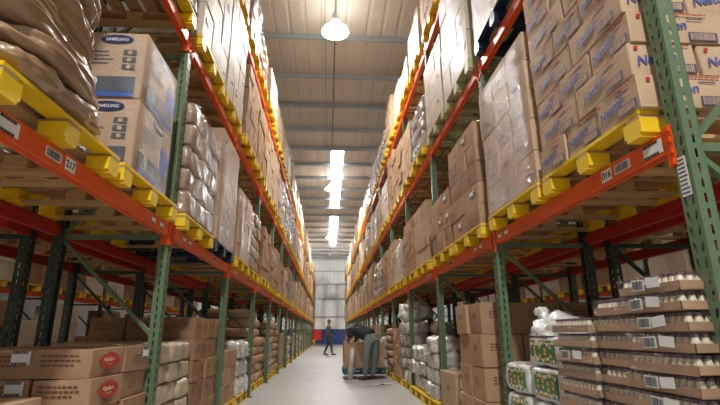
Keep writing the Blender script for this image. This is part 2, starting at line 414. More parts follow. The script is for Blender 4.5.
for s in (-1, 1):
    for i in range(NB+1):
        y = Y0[s]+PITCHY*i
        rack_frame(s, s*A[s], y, 'green', 'sage green upright frame, %s from the near end of the %s rack' % (ORD[i+1], SIDE[s]), 'upright frames along the aisle', y < 21)
    for i in range(NB):
        ym = Y0[s]+PITCHY*(i+.5)
        for l in (1, 2, 3):
            FRONTBEAM[s, i, l] = beam(s, s*(A[s]), ym, LEV[l], 'orange', 'orange front beam under the %s bay of the %s rack, %s' % (ORD[i+1], SIDE[s], SHELF[l]), 'front beams of the racks', ym < 26)
            if i < 10 or l < 3:
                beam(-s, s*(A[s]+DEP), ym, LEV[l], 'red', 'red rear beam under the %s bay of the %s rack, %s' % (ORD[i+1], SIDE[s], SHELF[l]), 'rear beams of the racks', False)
    # the row standing back to back behind
    xb = A[s]+DEP+.20
    for i in range(10):
        y = Y0[s]+PITCHY*i
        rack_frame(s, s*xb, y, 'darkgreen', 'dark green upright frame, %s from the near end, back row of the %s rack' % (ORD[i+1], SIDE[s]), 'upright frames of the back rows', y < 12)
        if i < 9:
            ym = y+PITCHY/2
            for l in (1, 2):
                for q, nm in ((0, 'inner'), (DEP, 'outer')):
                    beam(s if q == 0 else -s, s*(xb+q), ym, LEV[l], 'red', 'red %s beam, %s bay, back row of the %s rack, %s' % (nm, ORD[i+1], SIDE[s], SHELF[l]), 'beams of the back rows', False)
    # the rack across the neighbouring aisle
    xc = xb+DEP+3.2
    for i in range(10):
        y = Y0[s]+PITCHY*i
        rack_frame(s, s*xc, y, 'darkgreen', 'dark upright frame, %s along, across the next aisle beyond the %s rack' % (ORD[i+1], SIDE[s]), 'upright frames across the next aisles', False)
        if i < 9:
            for l in (1, 2): beam(s, s*xc, y+PITCHY/2, LEV[l], 'orange', 'orange beam, %s bay across the next aisle beyond the %s rack, %s' % (ORD[i+1], SIDE[s], SHELF[l]), 'beams across the next aisles', False)

# location plates on the front beams
bar_pl = lines_mesh('plate', .15, .055, 0, 'black', 'white', True, 3)
sml_pl = lines_mesh('plate', .085, .06, 2, 'samgrey', 'white', False, 5)
pl_blank = MB().box((0, 0, 0), (.105, .075, .0015), 'white').mesh('plate')
def plates(s, i, items):
    """items: (world y, dz, kind, text)"""
    o = FRONTBEAM[s, i, 1]; ym = Y0[s]+PITCHY*(i+.5)
    for (y, kind, t) in items:
        ly = (y-ym)*(1 if s > 0 else -1)
        if kind == 'num':
            p = decal('location_plate', pl_blank, o, (-1, 0, 0), (-.001, ly, .062), label='white plate reading %s' % t)
            part('lettering', text_mesh(t, .062, 'black', offset=.0015), p, (0, 0, .001))
        elif kind == 'bar': decal('barcode_label', bar_pl, o, (-1, 0, 0), (-.001, ly, .062))
        elif kind == 'big': decal('barcode_label', BIGPL, o, (-1, 0, 0), (-.001, ly, .060))
        else: decal('barcode_label', sml_pl, o, (-1, 0, 0), (-.001, ly, .062))
BIGPL = lines_mesh('plate', .15, .075, 2, 'black', 'white', False, 8)
plates(-1, 0, [(2.10, 'big', ''), (2.47, 'bar', ''), (2.64, 'num', '217'), (3.98, 'sml', ''), (4.18, 'sml', '')])
plates(1, 0, [(2.23, 'big', ''), (2.50, 'bar', ''), (2.66, 'num', '016'), (4.38, 'sml', ''), (4.55, 'sml', '')])
for s in (-1, 1):
    for i in range(1, 6):
        yb = Y0[s]+PITCHY*i
        plates(s, i, [(yb+.42, 'sml', ''), (yb+.62, 'sml', ''), (yb+1.75, 'bar', '')])

# ------------------------------------------------------------------ pallets
PW, PD, PH = 1.18, 1.16, .15
def pal_parts(k, wood):
    deck = MB()
    for i in range(7):
        x = .06+ (PD-.12)*i/6
        deck.box((x, 0, PH-.011), (.118, PW, .022), k if i in (0, 6) else wood)
    for y in (-PW/2+.06, 0, PW/2-.06):
        deck.box((PD/2, y, PH-.033), (PD, .11, .022), wood)
    deck = deck.mesh('deck')
    skid = MB().box((.08, 0, .011), (.16, .11, .022), k).box((PD/2, 0, .011), (PD-.32, .11, .022), wood).box((PD-.08, 0, .011), (.16, .11, .022), k).mesh('skid')
    bf = MB().box((0, 0, .064), (.145, .145, .084), k).mesh('block'); bm_ = MB().box((0, 0, .064), (.145, .145, .084), wood).mesh('block')
    far = MB()
    def cat(me, off):
        mats = [mm.name for mm in me.materials]
        inv = {M[q].name: q for q in M}
        for p in me.polygons:
            i = len(far.v); far.add([me.vertices[v].co+Vector(off) for v in p.vertices], [tuple(range(len(p.vertices)))], inv[mats[p.material_index]])
    cat(deck, (0, 0, 0))
    for y in (-PW/2+.073, 0, PW/2-.073):
        cat(skid, (0, y, 0)); cat(bf, (.073, y, 0)); cat(bm_, (PD/2, y, 0)); cat(bf, (PD-.073, y, 0))
    return deck, skid, bf, bm_, far.mesh('pallet')
PAL = {'yellow': pal_parts('yellow', 'wood'), 'palegreen': pal_parts('palegreen', 'palegreen'), 'navy': pal_parts('navy', 'navy'), 'blue': pal_parts('bluepallet', 'bluepallet'), 'wood': pal_parts('wood', 'wood')}
PNAME = {'yellow': 'yellow-fronted wooden pallet', 'palegreen': 'pale green pallet', 'navy': 'dark navy plastic pallet', 'blue': 'blue pallet', 'wood': 'raw wooden pallet'}
def pallet(s, x, y, z, k, where, near, rot=0, group=None):
    d, sk, bf, bm_, far = PAL[k]
    o = thing('pallet', where if where.startswith('!') is False and ' ' in where and where[0] == '=' else PNAME[k]+', '+where, 'pallet', (x, y, z), (0 if s > 0 else PI)+rot, group, None if near else far)
    if where[0] == '=': o['label'] = where[1:]
    if near:
        part('deck', d, o)
        for yy in (-PW/2+.073, 0, PW/2-.073):
            part('skid', sk, o, (0, yy, 0)); part('block', bf, o, (.073, yy, 0)); part('block', bm_, o, (PD/2, yy, 0)); part('block', bf, o, (PD-.073, yy, 0))
    return o

# ------------------------------------------------------------------ load units
def carton_mesh(d, k, seed, lod):
    """open-top style board box: bulged sides, flap seam on top; origin at bottom centre"""
    rr = random.Random(seed); bm = bmesh.new()
    bmesh.ops.create_cube(bm, size=1)
    if lod:
        bmesh.ops.bevel(bm, geom=bm.edges[:], offset=.012, segments=1, affect='EDGES')
        for v in bm.verts: v.co = Vector((v.co.x*d[0], v.co.y*d[1], v.co.z*d[2]))
        bmesh.ops.subdivide_edges(bm, edges=[e for e in bm.edges if e.calc_length() > .08], cuts=4, use_grid_fill=True)
        bx, by, bz = (rr.uniform(-.003, .011) for _ in range(3)); sk = [rr.uniform(-.006, .006) for _ in range(4)]
        for v in bm.verts:
            x, y, z = v.co.x/d[0]*2, v.co.y/d[1]*2, v.co.z/d[2]*2
            if abs(x) > .97: v.co.x += math.copysign(bx*(1-y*y)*(1-z*z), x)
            if abs(y) > .97: v.co.y += math.copysign(by*(1-x*x)*(1-z*z), y)
            if z > .97: v.co.z -= .006*(1-x*x)*(1-y*y)
            v.co.x += sk[0]*z; v.co.y += sk[1]*z; v.co.z += sk[2]*x*y*.6
    else:
        for v in bm.verts: v.co = Vector((v.co.x*d[0], v.co.y*d[1], v.co.z*d[2]))
        bmesh.ops.bevel(bm, geom=bm.edges[:], offset=.006, segments=1, affect='EDGES')
    for v in bm.verts: v.co.z += d[2]/2
    me = bpy.data.meshes.new('carton'); bm.to_mesh(me); bm.free(); me.materials.append(M[k]); return me
def pillow_mesh(d, k, seed, cuts=7, n=5, amp=.02, freq=7, droop=None):
    rr = random.Random(seed); bm = bmesh.new(); bmesh.ops.create_cube(bm, size=2)
    bmesh.ops.subdivide_edges(bm, edges=bm.edges[:], cuts=cuts, use_grid_fill=True)
    off = Vector((rr.uniform(0, 99), rr.uniform(0, 99), rr.uniform(0, 99)))
    for v in bm.verts:
        p = v.co; r = (abs(p.x)**n+abs(p.y)**n+abs(p.z)**n)**(1/n); q = p/r
        c = Vector((q.x*d[0]/2, q.y*d[1]/2, q.z*d[2]/2))
        c += q.normalized()*amp*noise.noise(c*freq+off)*1.6
        c += q.normalized()*amp*.6*noise.noise(c*freq*2.7+off)
        if droop is not None:      # long limp sack: pinched far end, lengthwise folds, hanging corner
            t = max(0, -c.y/d[1]*2); c.z *= 1-.72*t**3; c.z -= droop*t*t
            c += q.normalized()*(.050*noise.noise(Vector((c.x*8, c.y*1.3, c.z*14))+off)-.03*abs(noise.noise(Vector((c.x*17, c.y*2.0, c.z*22))+off))); c.x += .05*noise.noise(Vector((c.y*3, c.z*4, 0))+off)
        v.co = c + Vector((0, 0, d[2]/2))
    me = bpy.data.meshes.new('pack'); bm.to_mesh(me); bm.free(); me.materials.append(M[k])
    me.polygons.foreach_set('use_smooth', [True]*len(me.polygons)); return me
KIND = {  # name: (material, shape, look)
    'cardboard_carton': ('kraft', 'box', 'brown carton'),
    'pale_carton': ('whitecarton', 'box', 'pale carton'),
    'light_carton': ('kraft2', 'box', 'light-brown carton'),
    'dark_carton': ('kraft3', 'box', 'dark-brown carton'),
    'printed_carton': ('kraft2', 'box', 'blue-lettered carton'),
    'badge_carton': ('kraft', 'box', 'red-badged carton'),
    'appliance_carton': ('kraft2', 'box', 'appliance carton'),
    'film_wrapped_pack': ('filmpaper', 'pillow', 'film-wrapped pack'),
    'pale_pack': ('palepack', 'pillow', 'pale paper pack'),
    'paper_sack': ('paper', 'pillow', 'paper sack'),
    'cream_sack': ('creamsack', 'pillow', 'cream sack'),
    'film_covered_bundle': ('silverpack', 'pillow', 'silvery bundle'),
    'glossy_sack': ('glossbrown', 'pillow', 'glossy sack'),
    'plastic_bale': ('whiteplastic', 'pillow', 'white bale'),
    'tray_pack': ('kraft', 'tray', 'tray pack'),
}
CATS = {'box': 'carton', 'pillow': 'pack', 'tray': 'pack'}
SPEC = []
def unit(kind, loc, d, lab, rot=0, seed=0, group=None, always=False, deco=None):
    SPEC.append(dict(kind=kind, loc=Vector(loc), d=d, lab=lab, rot=rot, seed=seed, group=group, always=always, deco=deco))
def grid(s, xf, yc, z, where, kind, d, nl, nc, nd, jit=.012, group=None, cut=None, look=None, always=False, deco=None, swap=False, full=False, gap=.009):
    """courses of one load; +local x goes into the rack. Columns count from the near end, depth from the aisle."""
    look = look or KIND[kind][2]; rr = R
    for l in range(nl):
        dx, dy, c_, e_ = d[0], d[1], nc, nd
        if swap and l % 2:
            W, D = nc*d[1], nd*d[0]; c_ = max(1, round(W/d[0])); e_ = max(1, round(D/d[1])); dy = W/c_; dx = D/e_
        zz = z + l*(d[2]+.003)
        for e in range(e_):
            for c in range(c_):
                top = l == nl-1
                if cut and cut(l, c, e): continue
                if not full and e > 0 and not (c == 0 or (top and zz < 1.35)): continue
                x = xf + s*((e+.5)*(dx+gap)) + rr.uniform(-jit, jit)*(.4 if e else 1); y = yc + (c-(c_-1)/2)*(dy+gap) + rr.uniform(-jit, jit)*.6
                lab = '%s, %s layer, %s along%s, %s' % (look, ORD[l+1], ORD[c+1], ', %s back' % ORD[e+1] if e else '', where)
                unit(kind, (x, y, zz), (dx, dy, d[2]), lab, (0 if s > 0 else PI)+rr.uniform(-1, 1)*jit*1.3, rr.randrange(1000), group or KIND[kind][2]+'s', always, deco)

def wrap(name_label, x0, x1, y0, y1, z0, z1, seed=1):
    bm = bmesh.new(); bmesh.ops.create_cube(bm, size=1)
    bmesh.ops.delete(bm, geom=[f for f in bm.faces if f.normal.z < -.5], context='FACES')
    bmesh.ops.subdivide_edges(bm, edges=bm.edges[:], cuts=9, use_grid_fill=True)
    for v in bm.verts:
        q = v.co*2; n_ = 12; r = max(1, (abs(q.x)**n_+abs(q.y)**n_+max(q.z, 0)**n_)**(1/n_))
        c = Vector((q.x/r/2*(x1-x0), q.y/r/2*(y1-y0), (q.z/r+1)/2*(z1-z0)))
        k = .010*noise.noise(c*5+Vector((seed*3.1, 0, 0))); c.x += math.copysign(.004+abs(k), q.x); c.y += math.copysign(.004+abs(k), q.y)
        v.co = c
    me = bpy.data.meshes.new('film'); bm.to_mesh(me); bm.free(); me.materials.append(M['film'])
    me.polygons.foreach_set('use_smooth', [True]*len(me.polygons))
    return thing('stretch_wrap', name_label, 'plastic film', ((x0+x1)/2, (y0+y1)/2, z0), 0, 'films stretched round pallet loads', me)

# printed faces, shared by every carton of a kind
TXT = dict(brand=text_mesh('Neston', .078, 'inkblue', shear=.25, offset=.002), sam=text_mesh('SAMSUNG', .038, 'white', offset=.0003), nine=text_mesh('9', .15, 'white'))
REDL = lines_mesh('lettering', .22, .026, 1, 'inkpalered', seed=2); BLUL = lines_mesh('lettering', .13, .020, 1, 'inkviolet', seed=4)
BARC = lines_mesh('barcode', .17, .055, 0, 'kraft2', 'inkviolet', True, 6)
LOGO = MB().box((0, 0, 0), (.022, .022, .0012), 'inkred').mesh('mark')
LAB = lines_mesh('label', .12, .085, 2, 'samgrey', 'white', False, 11)
BRL = lines_mesh('lettering', .30, .07, 3, 'inkbrown', seed=12); BRS = lines_mesh('lettering', .15, .05, 3, 'inkbrown', seed=15)
MARK = [lines_mesh('mark', .11, .045, 2, 'inkbrown', seed=21), lines_mesh('mark', .09, .04, 0, 'inkviolet', None, True, 22), lines_mesh('mark', .14, .035, 1, 'inkblue', seed=23)]
b_ = MB(); vs = [(-.16, 0, 0), (-.12, .035, 0), (.0, .062, 0), (.12, .035, 0), (.16, 0, 0), (.12, -.035, 0), (0, -.062, 0), (-.12, -.035, 0)]
b_.add([(x, y, .0004) for x, y, z in vs], [tuple(range(7, -1, -1))], 'inkred'); HEX = b_.mesh('badge')
HEX.flip_normals()
SCRIPT = MB().tube([(-.10, .0, 0), (-.085, .016, 0), (-.07, -.012, 0), (-.055, .018, 0), (-.045, -.012, 0), (-.03, .008, 0), (-.018, -.010, 0), (-.002, .018, 0), (.006, -.01, 0), (.022, .008, 0), (.034, -.01, 0), (.05, .012, 0), (.07, -.004, 0)], .0035, 'kraft2', 5).mesh('script')
UND = MB().box((0, -.024, 0), (.09, .006, .001), 'kraft2').mesh('underline')
OVAL = MB(); OVAL.add([(.125*math.cos(t*PI/16), .042*math.sin(t*PI/16), 0) for t in range(32)], [tuple(range(32))], 'samblue'); OVAL = OVAL.mesh('badge')
def tape(o, d, both=True):
    b_ = MB().box((0, 0, d[2]-.001), (.05, d[1]*.985, .004), 'tape')
    for q in (-1, 1): b_.box((0, q*(d[1]/2), d[2]-.045), (.05, .003, .085), 'tape')
    return part('packing_tape', b_.mesh('tape'), o)
TAPES = {}
def deco_default(o, sp, rank):
    d = sp['d']; key = tuple(round(v, 3) for v in d); rr = random.Random(sp['seed'])
    if rank > 150: return
    if key not in TAPES:
        b_ = MB().box((0, 0, d[2]-.0005), (.05, d[1]*.985, .003), 'tape')
        for q in (-1, 1): b_.box((0, q*(d[1]/2+.001), d[2]-.045), (.05, .003, .085), 'tape')
        TAPES[key] = b_.mesh('tape')
    part('packing_tape', TAPES[key], o)
    if rank < 100 and rr.random() < .75:
        decal('printed_mark', MARK[rr.randrange(3)], o, (-1, 0, 0), (-d[0]/2-.006, rr.uniform(-.2, .2)*d[1], d[2]*rr.uniform(.3, .65)))
    if rank < 60 and rr.random() < .3:
        decal('shipping_label', LAB, o, (-1, 0, 0), (-d[0]/2-.009, rr.uniform(-.2, .2)*d[1], d[2]*.62))
def deco_blue(o, sp, rank):
    d = sp['d']; deco_default(o, sp, 149); rr = random.Random(sp['seed'])
    decal('printed_mark', MARK[2], o, (-1, 0, 0), (-d[0]/2-.010, rr.uniform(-.06, .06), d[2]*.3))
    decal('printed_mark', MARK[2], o, (0, -1, 0), (-.05, -d[1]/2-.010, d[2]*.3))
def deco_text(o, sp, rank):
    d = sp['d']; deco_default(o, sp, 149); rr = random.Random(sp['seed'])
    decal('printed_text', BRS, o, (-1, 0, 0), (-d[0]/2-.010, rr.uniform(-.06, .06), d[2]*.6))
    e = -1 if sp['loc'].x > 0 else 1
    decal('printed_text', BRL, o, (0, e, 0), (0, e*(d[1]/2+.010), d[2]*.62))
def deco_brand(o, sp, rank):
    d = sp['d']; rr = random.Random(sp['seed']); wide = d[1] > d[0]
    deco_default(o, sp, 149)
    for n, w_, off in (((-1, 0, 0), d[1], d[0]), ((0, -1, 0) if sp['loc'].x > 0 else (0, 1, 0), d[0], d[1])):
        nv = Vector(n); r = Vector((0, 0, 1)).cross(nv); base = nv*(off/2+.011)
        def at(u, z): return base + r*u*w_ + Vector((0, 0, z*d[2]))
        decal('brand_lettering', TXT['brand'], o, n, at(-.12, .48), .16)
        decal('corner_mark', LOGO, o, n, at(-.40, .82))
        decal('red_lettering', REDL if w_ > .38 else BLUL, o, n, at(.14, .86))
        decal('small_lettering', BLUL, o, n, at(.2, .72))
        decal('barcode', BARC, o, n, at(.24, .2))
def deco_badge(o, sp, rank):
    d = sp['d']; rr = random.Random(sp['seed']); deco_default(o, sp, 149)
    nv = (-1, 0, 0)
    if sp['loc'].y > 3.9:
        decal('printed_text', BRS, o, nv, (-d[0]/2-.012, .05, d[2]*.5)); decal('shipping_label', LAB, o, nv, (-d[0]/2-.013, -.12, d[2]*.7)) if rr.random() < .6 else None
        return
    h = decal('badge', HEX, o, nv, (-d[0]/2-.013, 0, d[2]*.55), label='red hexagonal badge')
    part('script', SCRIPT, h, (0, .004, .001)); part('underline', UND, h, (0, 0, .001))
    decal('printed_line', BRS, o, nv, (-d[0]/2-.012, 0, d[2]*.12))
    n2 = (0, 1, 0)
    decal('printed_text', BRL, o, n2, (0, d[1]/2+.012, d[2]*.62))
    if rr.random() < .55: decal('shipping_label', LAB, o, n2, (-.1, d[1]/2+.014, d[2]*.72), label='white shipping label')
def deco_appliance(o, sp, rank):
    d = sp['d']; up_ = sp['seed'] % 2
    for n, w_, off, cam_ in (((-1, 0, 0), d[1], d[0], 0), ((0, 1, 0), d[0], d[1], 1)):
        nv = Vector(n); r = Vector((0, 0, 1)).cross(nv); base = nv*(off/2+.012)
        def at(u, z): return base + r*u*w_ + Vector((0, 0, z*d[2]))
        ov = decal('brand_badge', OVAL, o, n, at(.05, .88), label='dark oval badge reading SAMSUNG'); part('lettering', TXT['sam'], ov, (0, 0, .001))
        pn = MB().box((0, 0, 0), (w_*.80, d[2]*.22, .0012), 'samgrey').mesh('panel'); p = decal('dark_panel', pn, o, n, at(0, .20))
        part('numeral', TXT['nine'], p, (-w_*.22, 0, .0015))
        decal('blue_strip', MB().box((0, 0, 0), (w_*.80, d[2]*.07, .0012), 'brightblue').mesh('strip'), o, n, at(0, .05))
        decal('printed_text', lines_mesh('lettering', w_*.4, .12, 4, 'samgrey', seed=31), o, n, at(-.15, .60))
        for q in range(3): decal('symbol_panel', MB().box((0, 0, 0), (.10, .045, .0012), 'samgrey').box((0, 0, .001), (.03, .03, .001), 'kraft2').mesh('symbol'), o, n, at(.27, .68-.11*q))
    decal('blue_panel', MB().box((0, 0, 0), (d[1]*.30, d[2]*.36, .0012), 'brightblue').mesh('panel'), o, (-1, 0, 0), Vector((-d[0]/2-.013, d[1]*(-.30), d[2]*.45)))
JARM = None
def build_tray(sp):
    global JARM, TRAYM, FILMT
    d = sp['d']
    o = thing('tray_pack', sp['lab'], 'pack', sp['loc'], sp['rot'], sp['group'])
    if JARM is None:
        r = .0222
        JARM = MB().tube([(0, 0, 0), (0, 0, .042), (0, 0, .060), (0, 0, .066)], [r, r, r*.72, r*.70], 'jar', 9).tube([(0, 0, .0665), (0, 0, .082)], [r*.78, r*.78], 'lid', 9)
        JARM.tube([(0, 0, .004), (0, 0, .018), (0, 0, .034)], [r*1.02, r*1.02, r*.80], 'jartip', 9, cap=False); JARM = JARM.mesh('jar')
        b_ = MB().box((0, 0, .003), (d[0], d[1], .006), 'kraft')
        for q in (-1, 1): b_.box((q*(d[0]/2-.002), 0, .022), (.004, d[1], .044), 'kraft').box((0, q*(d[1]/2-.002), .022), (d[0], .004, .044), 'kraft')
        TRAYM = b_.mesh('tray')
        FILMT = bpy.data.meshes.new('film'); bm = bmesh.new(); bmesh.ops.create_cube(bm, size=1)
        bmesh.ops.subdivide_edges(bm, edges=bm.edges[:], cuts=5, use_grid_fill=True)
        for v in bm.verts:
            c = Vector((v.co.x*(d[0]+.006), v.co.y*(d[1]+.006), v.co.z*(d[2]-.004))); c += c.normalized()*.004*noise.noise(c*22); c.z += d[2]/2-.001; v.co = c
        bm.to_mesh(FILMT); bm.free(); FILMT.materials.append(M['trayfilm']); FILMT.polygons.foreach_set('use_smooth', [True]*len(FILMT.polygons))
    part('cardboard_tray', TRAYM, o)
    ny = int(d[1]/.046); nx = int(d[0]/.046)
    for i in range(ny):
        part('jar', JARM, o, (-d[0]/2+.033, -d[1]/2+.033+i*(d[1]-.066)/(ny-1), .006))
    se = 1 if sp['loc'].x < 0 or sp['rot'] > 1 else -1
    for i in range(1, nx): part('jar', JARM, o, (-d[0]/2+.033+i*(d[0]-.066)/(nx-1), se*(d[1]/2-.033), .006))
    part('shrink_film', FILMT, o)
    rr = random.Random(sp['seed'])
    if sp['deco'] == 'labels':
        decal('barcode_label', BARG, o, (-1, 0, 0), (-d[0]/2-.008, rr.uniform(-.03, .04)+.05, d[2]*.50), rr.uniform(-.05, .05), 'grey barcode label')
        decal('paper_label', WHT, o, (-1, 0, 0), (-d[0]/2-.009, rr.uniform(-.02, .03)-.055, d[2]*.56), rr.uniform(-.12, .12), 'white paper label')
BARG = lines_mesh('label', .10, .055, 0, 'samgrey', 'white', True, 41)
WHT = MB().box((0, 0, 0), (.10, .05, .001), 'white').mesh('label')

# ------------------------------------------------------------------ what stands where
def where(s, i, p, l): return '%s pallet, %s bay, %s rack %s' % ('nearer' if p == 0 else 'farther', ORD[i+1], SIDE[s], SHELF[l])
def pc(s, i, p): return Y0[s]+PITCHY*i + (.72 if p == 0 else 1.98)
def xfront(s, l): return s*(A[s]-.08) if l else s*(A[s]+(.06 if s < 0 else -.03))
def zdeck(l): return LEV[l]+(.123 if l else .0)+PH+.001
HAND = {}   # (s,i,p,l) -> handled by hand
for q in [(-1, 0, 0, 1), (-1, 0, 1, 1), (-1, 1, 0, 1), (-1, 1, 1, 1), (-1, 0, 0, 0), (-1, 0, 1, 0), (-1, 1, 0, 0), (-1, 1, 1, 0), (1, 0, 0, 1), (1, 0, 1, 1), (1, 1, 0, 1), (1, 1, 1, 1),
          (1, 0, 0, 0), (1, 0, 1, 0), (1, 1, 0, 0), (1, 1, 1, 0), (1, 2, 0, 0), (1, 2, 1, 0), (1, 3, 0, 0), (1, 3, 1, 0), (1, 0, 0, 2), (1, 0, 1, 2), (1, 1, 0, 2), (1, 1, 1, 2), (-1, 1, 0, 2), (-1, 1, 1, 2), (1, 2, 0, 2), (1, 2, 1, 2)]: HAND[q] = 1
PCOL = {(-1, 1, 1, 1): 'navy', (1, 0, 1, 2): 'navy', (1, 1, 0, 2): 'palegreen', (1, 1, 1, 2): 'palegreen'}
NOPAL = {(-1, 0, 0, 0)}; FARPAL = []
for s in (-1, 1):
    for i in range(NB):
        for p in (0, 1):
            for l in (0, 1, 2, 3):
                k = (s, i, p, l)
                if k in NOPAL: continue
                y = pc(s, i, p) + (R.uniform(-.02, .02) if i > 1 else 0)
                x = xfront(s, l) + (R.uniform(-.03, .03) if i > 1 else 0)
                col = PCOL.get(k, 'yellow'); near = y < 11 and l < 3
                if i >= 13: FARPAL.append((s, x, y, LEV[l]+(.123 if l else 0)))
                else: pallet(s, x, y, LEV[l]+(.123 if l else 0), col, where(*k).replace(' pallet,', ' place,'), near, group='pallets along the aisle')
                if k in HAND: continue
                z = zdeck(l); W = where(*k)
                if l == 0:
                    t = R.random()
                    if s > 0 and i > 8 or s < 0 and i > 11: h = R.uniform(.7, 1.3)
                    else: h = R.uniform(.8, 1.4)
                    if t < .42: n_ = max(2, int(h/.26)); grid(s, x, y, z, W, 'cardboard_carton', (.38, .39, .26), n_, 3, 3)
                    elif t < .72: n_ = max(2, int(h/.17)); grid(s, x, y, z, W, 'paper_sack', (.55, .40, .19), n_, 3, 2, jit=.035)
                    elif t < .88: n_ = max(2, int(h/.28)); grid(s, x, y, z, W, 'film_covered_bundle', (.5, .38, .30), n_, 3, 2, jit=.03)
                    else: n_ = max(2, int(h/.2)); grid(s, x, y, z, W, 'film_wrapped_pack', (.5, .38, .21), n_, 3, 2, jit=.02)
                    continue
                t = R.random(); h = R.uniform(.95, 1.5) if l == 1 else (R.uniform(.9, 1.55) if l == 2 else R.uniform(.8, 1.3))
                if s < 0 and l == 2: h = R.uniform(1.25, 1.6)
                if l == 3: t = .45+.55*t
                if t < .34: kd, dm, nc, nd, jt = 'cardboard_carton', (.38, .29, .215), 4, 3, .016
                elif t < .52: kd, dm, nc, nd, jt = 'light_carton', (.38, .38, .26), 3, 2, .014
                elif t < .66: kd, dm, nc, nd, jt = 'light_carton', (.38, .29, .22), 4, 3, .014
                elif t < .80: kd, dm, nc, nd, jt = 'pale_carton', (.40, .38, .29), 3, 2, .014
                elif t < .88: kd, dm, nc, nd, jt = 'film_wrapped_pack', (.5, .38, .22), 3, 2, .022
                elif t < .94: kd, dm, nc, nd, jt = 'film_covered_bundle', (.5, .38, .28), 3, 2, .022
                else: kd, dm, nc, nd, jt = 'cream_sack', (.55, .55, .20), 2, 2, .03
                nl = max(2, int(h/dm[2])); grid(s, x, y, z, W, kd, dm, nl, nc, nd, jit=jt, swap=kd == 'cardboard_carton')
                if 2 <= i <= 7 and (i*3+p*5+l*2+(s > 0)) % 4 == 0:
                    dd = nd*dm[0]; wrap('clear film round the load, '+W, min(x, x+s*dd)-.02, max(x, x+s*dd)+.02, y-.60, y+.60, z, z+nl*dm[2]+.02, i+p+l)

# ---- left rack, first shelf
z1 = zdeck(1)
xl = xfront(-1, 1)
W = 'nearer pallet, left rack first shelf'
for l in range(8):
    unit('glossy_sack', (xl+.03-.50+R.uniform(-.03, .03), 2.36-.035*l+R.uniform(-.04, .04), z1+l*.112), (1.04, 1.06, .17), 'long glossy brown sack, %s layer of the slumped pile, left rack' % ORD[l+1], PI+R.uniform(-.07, .07), 10+l, 'glossy sacks in a slumped pile', True)
for l in range(2):
    for e in range(2):
        unit('appliance_carton', (xl-.03-.25-.51*e, 3.67, z1+l*.575), (.50, .74, .57), '%s appliance carton with dark oval badge, %s, beside the glossy sacks' % (('lower', 'upper')[l], ('aisle side', 'behind')[e]), PI, l, 'appliance cartons', True, deco_appliance)
wrap('clear film round the two-high appliance cartons beside the glossy sacks', xl-1.06, xl-.01, 3.28, 4.06, z1, z1+1.17, 3)
y = pc(-1, 1, 0); W = 'shelf load behind the second left upright'
grid(-1, xl, y, z1, W, 'film_wrapped_pack', (.42, .385, .245), 5, 3, 2, jit=.018, look='film-wrapped pack', always=True)
wrap('clear film round the packs just past the second left upright', xl-.95, xl+.01, y-.585, y+.585, z1, z1+1.28, 5)
y = pc(-1, 1, 1); W = 'tall load on dark navy pallet'
grid(-1, xl, y, z1, W, 'light_carton', (.36, .38, .30), 5, 3, 2, jit=.006, always=True)
wrap('tight glossy film round the tall load on the navy pallet', xl-.8, xl+.01, y-.59, y+.59, z1-.04, z1+1.54, 7)
# ---- left rack, second shelf
z2 = zdeck(2)
for p in (0, 1):
    y = pc(-1, 1, p); grid(-1, xl, y, z2, where(-1, 1, p, 2), 'pale_carton', (.40, .385, .42), 4, 3, 2, jit=.012, always=True)
# ---- left rack, floor
W = 'floor pile behind nearest left upright'
grid(-1, -1.55, 3.865, .152, W, 'badge_carton', (.37, .49, .188), 5, 2, 3, jit=.02, look='red-badged carton', deco=deco_badge, always=True)
for q in [k for k in SPEC if k['kind'] == 'badge_carton']: pass
W = 'low floor pile at the near left edge'
grid(-1, -1.75, 2.86, .002, W, 'light_carton', (.52, .70, .274), 3, 1, 2, jit=.02, always=True)
y = pc(-1, 1, 0); W = 'floor pile, second left bay'
grid(-1, -1.56, y, .152, W, 'pale_pack', (.40, .38, .19), 5, 3, 3, jit=.03, look='pale paper pack', always=True)
y = pc(-1, 1, 1); W = 'tall floor stack, second left bay'
grid(-1, -1.56, y, .152, W, 'dark_carton', (.40, .29, .245), 5, 4, 3, jit=.018, always=True, deco=deco_text)
# ---- right rack, first shelf
xr = xfront(1, 1)
y = pc(1, 0, 0); W = 'shelf behind the green end upright'
grid(1, xr, y-.03, z1, W, 'printed_carton', (.575, .385, .198), 8, 3, 2, jit=.013, deco=deco_brand, always=True, swap=True)
y = pc(1, 0, 1)
grid(1, xr, y, z1, 'wrapped load beside the blue-lettered cartons', 'light_carton', (.40, .385, .278), 5, 3, 2, jit=.010, always=True, deco=deco_blue)
wrap('glossy film round the tall load beside the blue-lettered cartons', xr-.01, xr+.86, y-.59, y+.59, z1, z1+1.42, 11)
y = pc(1, 1, 0); grid(1, xr, y, z1, where(1, 1, 0, 1), 'cardboard_carton', (.42, .56, .245), 5, 2, 2, jit=.012, always=True, swap=True)
y = pc(1, 1, 1); grid(1, xr, y, z1, where(1, 1, 1, 1), 'cardboard_carton', (.39, .385, .27), 3, 3, 3, jit=.015, always=True)
